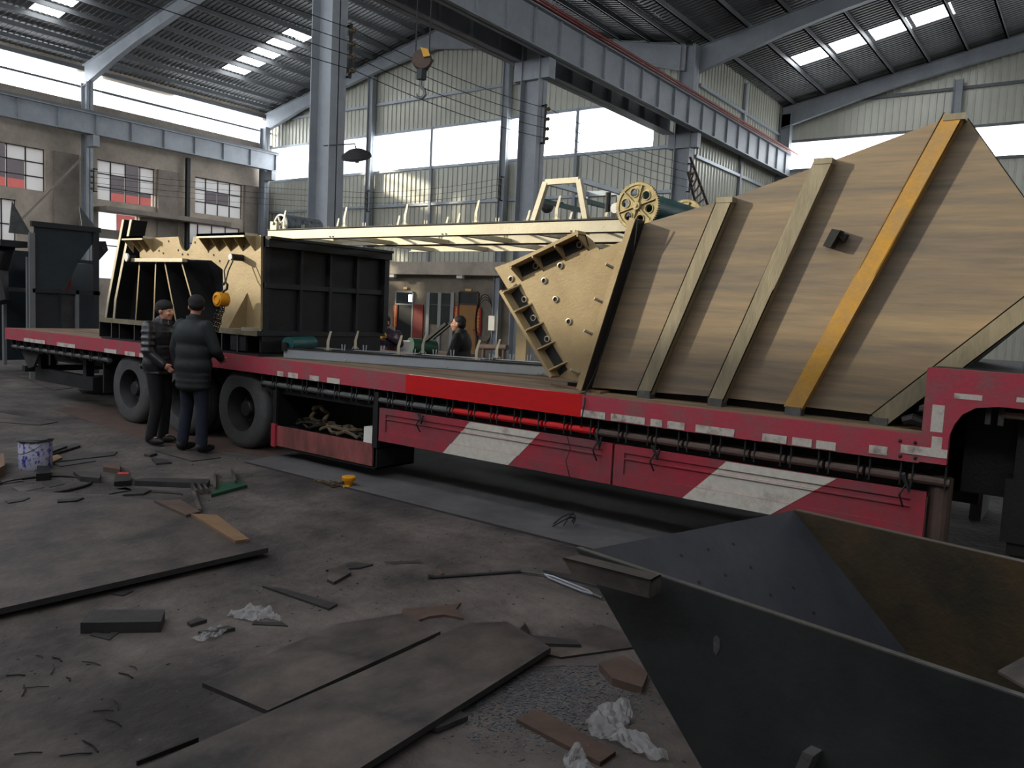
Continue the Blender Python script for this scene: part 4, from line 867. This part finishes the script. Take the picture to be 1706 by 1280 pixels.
blk([(240,756),(256,752),(262,755),(250,758)],.03,'steel_chip','plate','small pale chip left of the people')
def vbar(px0,py0,px1,py1,w,h,m,lab,name='angle_bar'):
    a=at(px0,py0,'z',h/2); b=at(px1,py1,'z',h/2); return MB().bar(a,b,w,h).build(name,m,label=lab,cat='scrap metal')
vbar(358,816,358,786,.02,.06,'plate','upright-lying angle strip near the green scrap, left of two'); vbar(392,806,386,784,.02,.06,'plate','upright-lying angle strip near the green scrap, right of two')
blk([(352,824),(412,808),(398,800),(362,806)],.03,'green_sheet','green_scrap','crumpled green sheet scrap behind the pointed plate corner')
for i,(x,y) in enumerate(((327,808),(336,806),(345,805))): vbar(x,y+14,x-8,y,.018,.05,'plate',('front','middle','back')[i]+' of three short clip bars beside the green scrap','clip_bar')
vbar(333,852,322,822,.03,.04,'plate','slanting bar between green scrap and board strip')
blk([(144,822),(210,812),(220,816),(165,826)],.01,'steel_sliver','scrap','thin sliver at the back of the left plate')
blk([(205,824),(235,812),(252,816),(240,822)],.02,'steel_sliver','scrap','folded sliver beside the reddish board')
blk([(95,832),(140,829),(128,834),(96,836)],.012,'steel_sliver','black_steel','sliver lying on the back of the big left plate',z0=.07)
blk([(188,810),(300,820),(304,823),(190,815)],.01,'steel_sliver','scrap','long thin strip behind the reddish board')
blk([(184,989),(200,984),(222,984),(205,992)],.008,'steel_chip','scrap','small chip in front of the big left plate edge')
blk([(312,1036),(330,1028),(345,1032),(318,1040)],.02,'steel_chip','scrap','small chip between the steel block and bags')
blk([(330,1052),(380,1042),(392,1046),(340,1056)],.02,'steel_chip','scrap','flat chip lying under the plastic scraps')
blk([(420,1040),(480,1043),(470,1036),(424,1036)],.006,'steel_chip','scrap','thin offcut right of the plastic scraps')
blk([(150,1058),(182,1066),(200,1052),(190,1050),(180,1058),(156,1052)],.006,'bent_offcut','scrap','bent offcut just in front of the thick bar block')
blk([(543,950),(600,946),(622,940),(585,936)],.012,'broken_tile','scrap','broken dark slab in the middle of the floor')
blk([(556,970),(585,954),(575,940),(548,948),(545,965)],.02,'broken_tile','plate','broken paler slab beside the dark slab')
blk([(668,1022),(672,1014),(752,1008),(768,1003),(760,1014),(772,1030),(740,1024),(715,1027),(695,1034)],.015,'rusty_cutout','plate_rust','rusty crescent cut piece above the two plates')
blk([(862,1052),(875,1038),(882,1050),(878,1064)],.03,'dark_wedge','black_steel','small black wedge at the tip of the long plate')
blk([(884,1058),(960,1066),(968,1074),(900,1072)],.03,'flat_bar','scrap','dark bar just right of the long plate tip')
blk([(860,1198),(895,1180),(1026,1252),(1000,1270),(930,1235)],.02,'flat_plate','plate_rust','reddish brown offcut beside the large plastic bag','steel offcut')
blk([(706,1206),(762,1182),(780,1193),(728,1214)],.02,'flat_plate','scrap','small plate offcut under the long plate edge','steel offcut',z0=.01)
blk([(998,1105),(1040,1092),(1080,1120),(1070,1145),(1020,1130)],.04,'steel_block','plate_rust','reddish block beside the sloping bin edge','steel block')
vbar(796,1210,796,1165,.006,.006,'edge_steel','thin upright-looking rod beyond the small plate offcut','rod')
vbar(228,1272,330,1232,.01,.02,'black_steel','black strip lying against the long plate bottom left','strip')
a=at(722,962,'z',.012); b=at(868,952,'z',.012); MB().tube(a,b,.011,8).tube(a,a+Vector((-.02,-.03,.01)),.014,8).build('steel_rod','scrap',label='long steel rod lying left of the bin corner',cat='rod')
a=at(868,952,'z',.02); b=at(906,957,'z',.02); c=at(988,990,'z',.02)
wr=thing('turnbuckle',b,'silver turnbuckle fitting lying left of the bin corner','turnbuckle')
MB().tube(a,b,.008,8).tube(c,c+(c-b).normalized()*.08,.008,8).build('threaded_rod','edge_steel',wr)
s_=(c-b).cross(Vector((0,0,1))).normalized(); MB().path([b,b.lerp(c,.15)+s_*.02,b.lerp(c,.85)+s_*.02,c,b.lerp(c,.85)-s_*.02,b.lerp(c,.15)-s_*.02],.007,8,closed=True).build('body','pale_steel',wr,smooth=True)
blk([(905,950),(985,962),(1000,978),(930,960)],.012,'flat_bar','scrap','dark flat bar behind the silver turnbuckle')
# paint tin
p=at(34,783,'z',0); pt=thing('paint_tin',(p.x,p.y+.14,0),'white and blue paint tin with dirty lid on the floor','paint tin'); c=Vector((p.x,p.y+.14,0))
MB().ring(c,(0,0,1),[(0,0),(.145,0),(.15,.01),(.15,.27),(.145,.28),(0,.28)],32,closed=False).build('tin_body','bucket_label',pt,smooth=True)
MB().ring(c,(0,0,1),[(0,.281),(.16,.281),(.165,.29),(.16,.3),(.1,.303),(0,.31)],32,closed=False).build('lid','plate',pt); MB().add([c+Vector(v) for v in ((-.3,-.1,.305),(.05,-.16,.3),(.2,0,.31),(.1,.12,.315),(-.2,.1,.31))],[(0,1,2,3,4)]).build('lid_sheet','scrap',pt)
MB().path([c+Vector((.15*math.cos(t),-.15*abs(math.sin(t))-.0,.26-.1*math.sin(t))) for t in [math.pi*i/12 for i in range(13)]],.004,6).build('handle','edge_steel',pt)
p=at(72,808,'z',.01); MB().path([p+Vector((.36*math.cos(t),.40*math.sin(t),.004*math.sin(3*t))) for t in [2*math.pi*i/48 for i in range(48)]],.012,6,closed=True).build('wire_hoop','black_steel',label='dark wire hoop lying on the floor below the paint tin',cat='hoop')
# hand hoist on the floor
p=at(577,812,'z',0); fh=thing('lever_hoist',p,'yellow topped lever hoist with chain on the grey strip','hoist')
MB().ring(p+Vector((0,.03,.0)),(0,0,1),[(0,.02),(.03,.02),(.045,.05),(.045,.06),(.065,.065),(.068,.07),(.068,.1),(.062,.106),(0,.108)],24,closed=False).build('hoist_body','amber',fh,smooth=True)
MB().bar(p+Vector((.0,-.03,.015)),p+Vector((.07,-.02,.02)),.03,.02).build('lever','yellow',fh)
rr=random.Random(4); mb=MB()
for k in range(110):
    t=rr.random()**1.3; c=p+Vector((-.06-.34*t,-.05+rr.uniform(-.07,.07)*(1.1-t),.008+.03*rr.random()*(1-t))); mb.ring(c,(rr.uniform(-1,1),rr.uniform(-1,1),rr.uniform(-1,1)),[(.009,-.004),(.015,-.004),(.015,.004),(.009,.004)],8)
mb.build('chain','rope',fh)
# straps and wires hanging on the skirts
for i,(x,y0,y1) in enumerate(((696,688,720),(990,722,768),(1085,742,785),(1500,790,845),(945,727,795))):
    p0=at(x,y0,'y',TY-.01); p1=at(x+4,y1,'y',TY-.01); mb=MB(); mb.path([p0,p0.lerp(p1,.3)+Vector((.03,-.01,0)),p0.lerp(p1,.6)+Vector((-.01,-.03,0)),p1],.007 if i!=4 else .004,6)
    if i!=4: mb.path([p0+Vector((.02,0,0)),p0.lerp(p1,.5)+Vector((.05,-.02,0)),p0+Vector((.07,0,-.02))],.011,6)
    mb.build('hanging_strap','black_steel',label=('black strap end hanging near the left end of the side guard','black strap end hanging just left of the guard joint','black strap end hanging just right of the guard joint','black strap end hanging near the step at right','thin wire loop hanging over the striped guard')[i],cat='strap')
p=at(938,878,'z',.01); mb=MB()
mb.path([p+Vector((.1*math.cos(t)*(1-t*.03),.1*math.sin(t),.05+.05*math.sin(t*1.3))) for t in [i*.3 for i in range(26)]],.006,6); mb.path([p,p+Vector((.03,.03,.08)),p+Vector((.1,.0,.14))],.005,6)
mb.build('wire_tangle','black_steel',label='curled black wire on the grey strip left of the bin',cat='wire')
rr=random.Random(11)
for i in range(16):
    x,y=rr.uniform(10,330),rr.uniform(1090,1260); p0=at(x,y,'z',.006); t=rr.uniform(-.6,.9); l=rr.uniform(.04,.13); p1=p0+Vector((math.cos(t)*l,math.sin(t)*l,0))
    MB().path([p0,p0.lerp(p1,.5)+Vector((.004,.008,.002)),p1],rr.uniform(.002,.004),5).build('wire_offcut','black_steel',label='short dark wire offcut lying loose on the bare floor at lower left',cat='wire',group='wire offcuts on the lower left floor')
for i,(pts,th,m,l) in enumerate((([(70,750),(105,740),(112,743),(80,755)],.05,'scrap','dark plate stub just right of the paint tin lid'),
  ([(90,772),(150,764),(160,768),(100,777)],.008,'scrap','thin dark offcut between the paint tin and rusty angle piece'),
  ([(60,790),(84,788),(84,776),(62,776)],.07,'black_steel','small black block touching the paint tin on its right'),
  ([(0,800),(30,797),(40,801),(6,806)],.008,'plate','flat grey offcut in front of the paint tin'),
  ([(20,812),(60,806),(74,812),(34,820)],.004,'plate','flat piece lying inside the wire hoop, left one'),
  ([(70,806),(100,800),(108,806),(84,812)],.004,'scrap','flat piece lying inside the wire hoop, right one'),
  ([(8,834),(50,829),(40,834),(14,838)],.006,'scrap','sliver on the back left of the large left plate'),
  ([(700,934),(640,936),(655,940),(705,938)],.004,'scrap','thin sliver on the floor beyond the steel rod'),
  ([(722,958),(728,953),(740,955),(730,960)],.01,'plate_rust','rusty crumb at the left end of the steel rod'),
  ([(530,798),(556,806),(560,802),(536,795)],.008,'scrap','dark sliver just left of the yellow topped hoist'))):
    plate(pts,.072 if i==6 else 0,th,'steel_scrap',m,l,'scrap metal')
# plastic film
def film(pts,seed,label,h=.05):
    P3=[at(a,b,'z',0) for a,b in pts]; c=sum(P3,Vector())/len(P3); bm=bmesh.new(); vs=[bm.verts.new(p) for p in P3]; f=bm.faces.new(vs)
    bmesh.ops.poke(bm,faces=[f]); bmesh.ops.subdivide_edges(bm,edges=bm.edges,cuts=7,use_grid_fill=True); bmesh.ops.triangulate(bm,faces=bm.faces)
    for v in bm.verts:
        k=noise.noise(v.co*14+Vector((seed,0,0)))+.5*noise.noise(v.co*40); v.co.z=.006+h*abs(k); v.co.x+=.01*noise.noise(v.co*30); v.co-=Vector((c.x,c.y,0))
    me=bpy.data.meshes.new('plastic_film'); bm.to_mesh(me); bm.free(); me.materials.append(MATS['bag'])
    o=bpy.data.objects.new('plastic_bag',me); C.objects.link(o); o.location=(c.x,c.y,0); tag(o,label,'plastic bag')
film([(376,1028),(412,1014),(452,1018),(458,1030),(470,1038),(440,1034),(425,1040),(398,1034)],1,'crumpled clear plastic right of the thick bar block')
film([(318,1068),(350,1050),(384,1050),(362,1066),(335,1072)],2,'small clear plastic scrap left of the larger crumpled one')
film([(975,1205),(1000,1180),(1045,1170),(1056,1200),(1040,1216),(1075,1230),(1115,1270),(1080,1270),(1020,1240),(985,1230)],3,'large crumpled clear bag on the floor beside the bin',.05)
film([(938,1268),(962,1246),(980,1250),(978,1275),(1000,1290),(945,1290)],4,'small crumpled clear bag at the bottom edge',.05)
# uncountable chips
def chips(name,n,pick,szs,m,label,seed):
    rr=random.Random(seed); mb=MB()
    for _ in range(n):
        c=pick(rr); s0=rr.uniform(*szs); t=rr.uniform(0,3.14); u=Vector((math.cos(t),math.sin(t),0))*s0; v=Vector((-u.y,u.x,0))*rr.uniform(.3,.9); h=s0*rr.uniform(.2,.7)
        mb.prism([c-u-v*rr.random(),c+u-v,c+u*rr.random()+v,c-u+v*rr.random()],(rr.uniform(-.3,.3)*s0,rr.uniform(-.3,.3)*s0,h))
    mb.build(name,m,label=label,cat=name.replace('_',' '),kind='stuff')
chips('metal_slag',3200,lambda r:(lambda p:Vector((p.x,p.y,0)))(at(r.gauss(905,85),min(1400,max(1110,r.gauss(1165,40))),'z',0)),(.003,.009),'gravel','heap of grey slag crumbs between long plate and bin',3)
chips('fine_debris',1100,lambda r:Vector((r.uniform(-8,-.8),0,0))+Vector((0,1.3+r.random()**.8*4.1,0)),(.002,.009),'scrap','dark crumbs strewn over the whole front floor',5)
chips('pale_debris',260,lambda r:Vector((r.uniform(-7,-.8),1.5+r.random()*3.7,0)),(.002,.006),'edge_steel','pale crumbs strewn over the front floor',6)
# background yard things behind the trailer
bb=thing('belt_arm',(-9.5,10.2,0),'dark sloping conveyor arm with green round end behind the trailer','conveyor')
a=at(700,575,'y',10.2); b=at(744,539,'y',10.2); MB().bar(a,b,.06,.05,(0,0,1)).bar(a+Vector((.1,.2,.12)),b+Vector((.1,.2,.12)),.05,.05).build('arm','black_steel',bb)
MB().tube(a+Vector((-.05,-.2,-.02)),a+Vector((.1,.25,-.06)),.15,20).build('green_motor','green_scrap',bb)
MB().box((a.x-.05,10.1,0),(a.x+.15,10.3,a.z)).build('stand','black_steel',bb)
a=at(730,588,'y',11.3); MB().box((a.x-.5,11.2,a.z-.05),(a.x+.7,11.6,a.z+.02)).box((a.x-.45,11.22,0),(a.x-.35,11.58,a.z)).box((a.x+.55,11.22,0),(a.x+.65,11.58,a.z)).build('work_bench','plate_rust',label='low rusty bench behind the trailer near the standing man',cat='bench')
a=at(667,592,'y',9.6); MB().ring((a.x,9.6,0),(0,0,1),[(0,0),(.13,0),(.16,a.z+.24),(.15,a.z+.24),(.12,.02),(0,.02)],20,closed=False).build('tall_bin','white',label='pale bucket-like bin behind the lower conveyor',cat='bin')
a=at(835,579,'y',10.5); MB().tube(at(800,578,'y',10.5),at(845,579,'y',10.5),.05,12).tube(at(806,578,'y',10.5),Vector((at(806,578,'y',10.5).x,10.5,0)),.03,8).tube(at(840,578,'y',10.5),Vector((at(840,578,'y',10.5).x,10.5,0)),.03,8).build('pipe_stand','plate_rust',label='reddish pipe on a stand behind the trailer beside the man',cat='pipe')
a=at(875,520,'y',12); MB().box((at(862,520,'y',12).x,12,0),(at(879,520,'y',12).x,12.1,at(870,535,'y',12).z)).build('leaning_panel','rust_steel',label='pale panel standing behind the nose of the hopper',cat='panel')
# blue-capped something right of the hopper
a=at(1660,600,'y',8.9); MB().box((-.9,8.8,1.0),(.8,9.6,1.45)).build('stacked_sheets','steel_grey',label='grey sheets stacked behind the hopper above the red step',cat='sheet stack')
MB().box((-.9,8.85,.0),(-.8,9.5,1.0)).box((.7,8.85,0),(.8,9.5,1.0)).box((-.9,8.85,.9),(.8,9.5,1.0)).build('stack_stand','steel_grey',label='grey stand carrying the sheets behind the hopper',cat='stand')
# ================= PEOPLE =================
def person(pos, face, H, label, pose, cloth, voxel=.009):
    """face: heading of the chest in radians (0 = +X).  pose: dict of joints in body space (x right of person, y forward, z up; fractions of H)."""
    k=H/1.75; ps=Vector(pos); cf,sf=math.cos(face),math.sin(face)
    def T(p): x,y,z=p; return ps+Vector((y*cf+x*sf, y*sf-x*cf, z))*1.0
    J=dict(pel=(0,0,.93),chest=(0,.0,1.3),neck=(0,.01,1.47),head=(0,.03,1.62),
      shL=(-.19,0,1.41),shR=(.19,0,1.41),elL=(-.25,-.02,1.13),elR=(.25,-.02,1.13),wrL=(-.26,.06,.88),wrR=(.26,.06,.88),
      hipL=(-.09,0,.92),hipR=(.09,0,.92),knL=(-.1,.02,.5),knR=(.1,.02,.5),anL=(-.11,-.02,.09),anR=(.11,-.02,.09)); J.update(pose)
    J={a:Vector(b)*k for a,b in J.items() if a!='turn'}
    r=thing('person',ps,label,'person')
    def limb(mb,a,b,r1,r2,n=12):
        a,b=Vector(a),Vector(b); mb.tube(T(a),T(b),r1*k,n,0,r2*k); mb.ball(T(a),r1*k,6); mb.ball(T(b),r2*k,6)
    def ell(mb,c,rx,ry,rz,n=10):     # ellipsoid in body space
        c=Vector(c); b0=len(mb.v); mb.ball((0,0,0),1,n)
        for i in range(b0,len(mb.v)): v=mb.v[i]; mb.v[i]=T(c+Vector((v.x*rx*k,v.y*ry*k,v.z*rz*k)))
    hd=J['head']; tl=J.get('turn',0)
    body=MB()
    ell(body,J['pel'],.155,.115,.14); ell(body,(J['pel']+J['chest'])/2,.14,.1,.2); ell(body,J['chest'],.17,.115,.18); ell(body,(J['shL']+J['shR'])/2,.19,.08,.06)
    limb(body,J['neck']-Vector((0,0,.06)),hd-Vector((0,.01,.04)),.055,.05)
    # head: skull, face, jaw, nose, brow, ears, lips
    J_t=pose.get('turn',0); fw=Vector((math.sin(J_t),math.cos(J_t),0))
    rt=Vector((fw.y,-fw.x,0))
    def hp(x,y,z): return hd+(rt*x+fw*y+Vector((0,0,z)))*k
    def hell(c,rx,ry,rz,mb=body,n=10):
        b0=len(mb.v); mb.ball((0,0,0),1,n)
        for i in range(b0,len(mb.v)): v=mb.v[i]; mb.v[i]=T(c+(rt*v.x*rx+fw*v.y*ry+Vector((0,0,v.z*rz)))*k)
    hell(hp(0,-.01,.03),.075,.095,.09); hell(hp(0,.025,-.03),.06,.07,.085); hell(hp(0,.06,-.085),.035,.03,.028)
    hell(hp(0,.1,-.02),.013,.022,.03); hell(hp(0,.082,.012),.05,.014,.012); hell(hp(0,.088,-.06),.024,.01,.006); hell(hp(0,.087,-.071),.02,.01,.006)
    for q in (-1,1): hell(hp(.075*q,-.01,-.01),.012,.02,.032); hell(hp(.032*q,.078,-.03),.02,.015,.02)
    for q,s_ in (('L',-1),('R',1)):
        limb(body,J['sh'+q],J['el'+q],.05,.04); limb(body,J['el'+q],J['wr'+q],.038,.027); limb(body,J['hip'+q],J['kn'+q],.08,.055); limb(body,J['kn'+q],J['an'+q],.052,.035)
        f=(J['wr'+q]-J['el'+q]).normalized(); side=Vector((0,1,0)) if abs(f.y)<.8 else Vector((0,0,1)); side=(side-f*side.dot(f)).normalized(); pal=f.cross(side)*s_
        w=J['wr'+q]; m_=w+f*.045*k; mbp=[m_+side*.022*k,m_-side*.022*k]; limb(body,w,m_,.026,.03); limb(body,mbp[0],mbp[1],.022,.022,8)
        for j in range(4):
            o=side*(.032-.021*j)*k; L=(.066,.075,.07,.055)[j]*k; b_=w+f*.085*k+o; e1=b_+f*L*.5+pal*.006; e2=e1+f*L*.4-pal*.02*k*(1+.2*j)
            limb(body,w+f*.05*k+o*.8,b_,.011,.0105,8); limb(body,b_,e1,.0105,.0095,8); limb(body,e1,e2,.0095,.008,8)
        tb=w+f*.03*k+side*.03*k; limb(body,tb,tb+(side*.03+f*.03)*k,.013,.011,8); limb(body,tb+(side*.03+f*.03)*k,tb+(side*.035+f*.06)*k,.011,.009,8)
        limb(body,J['an'+q],J['an'+q]+Vector((0,.12*k,-.05*k)),.035,.03)
    b=body.build('body','skin',r,smooth=False); rm=b.modifiers.new('remesh','REMESH'); rm.mode='VOXEL'; rm.voxel_size=voxel; rm.use_smooth_shade=True; sm=b.modifiers.new('smooth','SMOOTH'); sm.factor=.5; sm.iterations=2
    def garment(mb,name,m,vx=.014,it=2):
        o=mb.build(name,m,r); rm=o.modifiers.new('remesh','REMESH'); rm.mode='VOXEL'; rm.voxel_size=vx; rm.use_smooth_shade=True; sm=o.modifiers.new('smooth','SMOOTH'); sm.iterations=it; return o
    t=MB()
    for q in 'LR': limb(t,J['hip'+q],J['kn'+q],.1,.072); limb(t,J['kn'+q],J['an'+q]-Vector((0,0,.0)),.07,.064)
    ell(t,J['pel'],.17,.13,.14); garment(t,'trousers',cloth['legs'])
    j=MB(); hem=cloth.get('hem',.85)*k
    pf=cloth.get('puff',1.0)
    ell(j,J['pel']+Vector((0,0,.04*k)),.2*pf,.155*pf,.16); ell(j,(J['pel']+J['chest'])/2,.19*pf,.15*pf,.2); ell(j,J['chest'],.2*pf,.15*pf,.2); ell(j,(J['shL']+J['shR'])/2+Vector((0,0,.0)),.21,.11,.075)
    limb(j,J['neck']-Vector((0,0,.06*k)),J['neck']+Vector((0,0,.01*k)),.09,.08)
    if cloth.get('rings'):
        for i in range(13):
            z=.86+.045*i; cx=J['pel'].lerp(J['chest'],min(1.2,(z-.93)/.37)); ell(j,Vector((cx.x+.01*math.sin(i*2.3),cx.y+.01*math.cos(i*1.7),z*k)),.205*(1-.05*abs(i-6)/6),.165*(1-.05*abs(i-6)/6),.026)
    lo=J['pel'].z-hem
    if lo>.1*k:
        for i in range(4): ell(j,Vector((J['pel'].x,J['pel'].y,J['pel'].z-lo*i/3)),.225,.165,.07)
    for q in 'LR':
        limb(j,J['sh'+q],J['el'+q],.078,.065); limb(j,J['el'+q],J['wr'+q],.064,.048)
        if cloth.get('rings'):
            for i in range(4): c=J['sh'+q].lerp(J['el'+q],.2+.25*i); ell(j,c,.085,.085,.03)
    garment(j,'jacket',cloth['top'],.014,3 if cloth.get('rings') else 14)
    if cloth.get('glove'):
        for q in 'LR': gm=MB(); ell(gm,J['wr'+q]+(J['wr'+q]-J['el'+q]).normalized()*.07*k,.055,.06,.06); garment(gm,'work_glove',cloth['glove'],.01)
    if cloth.get('collar'):
        cmb=MB(); b0=0; cmb.ring(T(J['neck']-Vector((0,0,.02*k))),(0,0,1),[(.085*k,0),(.1*k,0),(.085*k,.07*k),(.07*k,.07*k)],16); cmb.build('collar',cloth['collar'],r,smooth=True)
    hm=MB(); capk=cloth.get('cap')
    if capk:
        hell(hp(0,-.015,.055),.088,.108,.082,hm); hell(hp(0,-.03,.02),.086,.09,.07,hm)
        if capk=='peak': hell(hp(0,.1,.06),.06,.05,.01,hm)
    else:
        hell(hp(0,-.025,.05),.082,.098,.082,hm); hell(hp(0,-.05,.0),.08,.07,.08,hm)
    garment(hm,'cap' if capk else 'hair','cap' if capk else 'hair',.01)
    for q in 'LR':
        s0=J['an'+q]; mb=MB(); ell(mb,Vector((s0.x,s0.y+.06*k,.045*k)),.05,.13,.045); ell(mb,Vector((s0.x,s0.y-.01*k,.07*k)),.05,.065,.06); mb2=garment(mb,'shoe','shoe',.01)
    return r
g_=lambda px,py: at(px,py,'z',.012)
p=g_(266,741); person((p.x-.1,p.y+.04,.012),math.radians(22),1.74,'person in shiny dark puffer jacket and cap facing right beside the trailer',
  dict(wrR=(.2,.22,.98),elR=(.26,.05,1.12),head=(0,.08,1.6),neck=(0,.03,1.46),knR=(.08,.04,.5)),dict(top='jacket_shiny',legs='trousers',rings=True,puff=1.1,cap='knit',collar='jacket_shiny'))
p=g_(318,752); person((p.x+.03,p.y,.012),math.radians(100),1.8,'person in long dark jacket and blue jeans seen from behind at the trailer',
  dict(anL=(-.14,-.02,.09),anR=(.14,.0,.09),knL=(-.12,.03,.5),knR=(.12,.02,.5),elL=(-.27,-.02,1.14),wrL=(-.27,.04,.88),wrR=(.16,.24,1.05),elR=(.28,.05,1.15),turn=-.9),dict(top='jacket_dark',legs='jeans',puff=1.16,hem=.74,cap='knit',collar='jacket_dark'))
p=at(766,528,'y',9.05); person((p.x+.05,9.05,0),math.radians(203),1.72,'man in dark coat with sunlit face standing behind the trailer',
  dict(head=(0,.06,1.6),wrR=(.1,.25,1.0),wrL=(-.1,.27,.98),elR=(.26,.08,1.12),elL=(-.26,.08,1.12)),dict(top='jacket_black',legs='trousers',puff=1.05,collar='jacket_black'))
p=at(643,541,'y',9.3); person((p.x+.05,9.3,0),math.radians(285),1.66,'person in plum jacket and yellow gloves mostly hidden behind the box frame',
  dict(head=(0,.12,1.6),neck=(0,.06,1.45),elL=(-.3,.1,1.25),elR=(.3,.1,1.25),wrL=(-.16,.3,1.36),wrR=(.16,.3,1.36)),dict(top='jacket_plum',legs='trousers',puff=1.05,collar='jacket_plum',glove='yellow'))
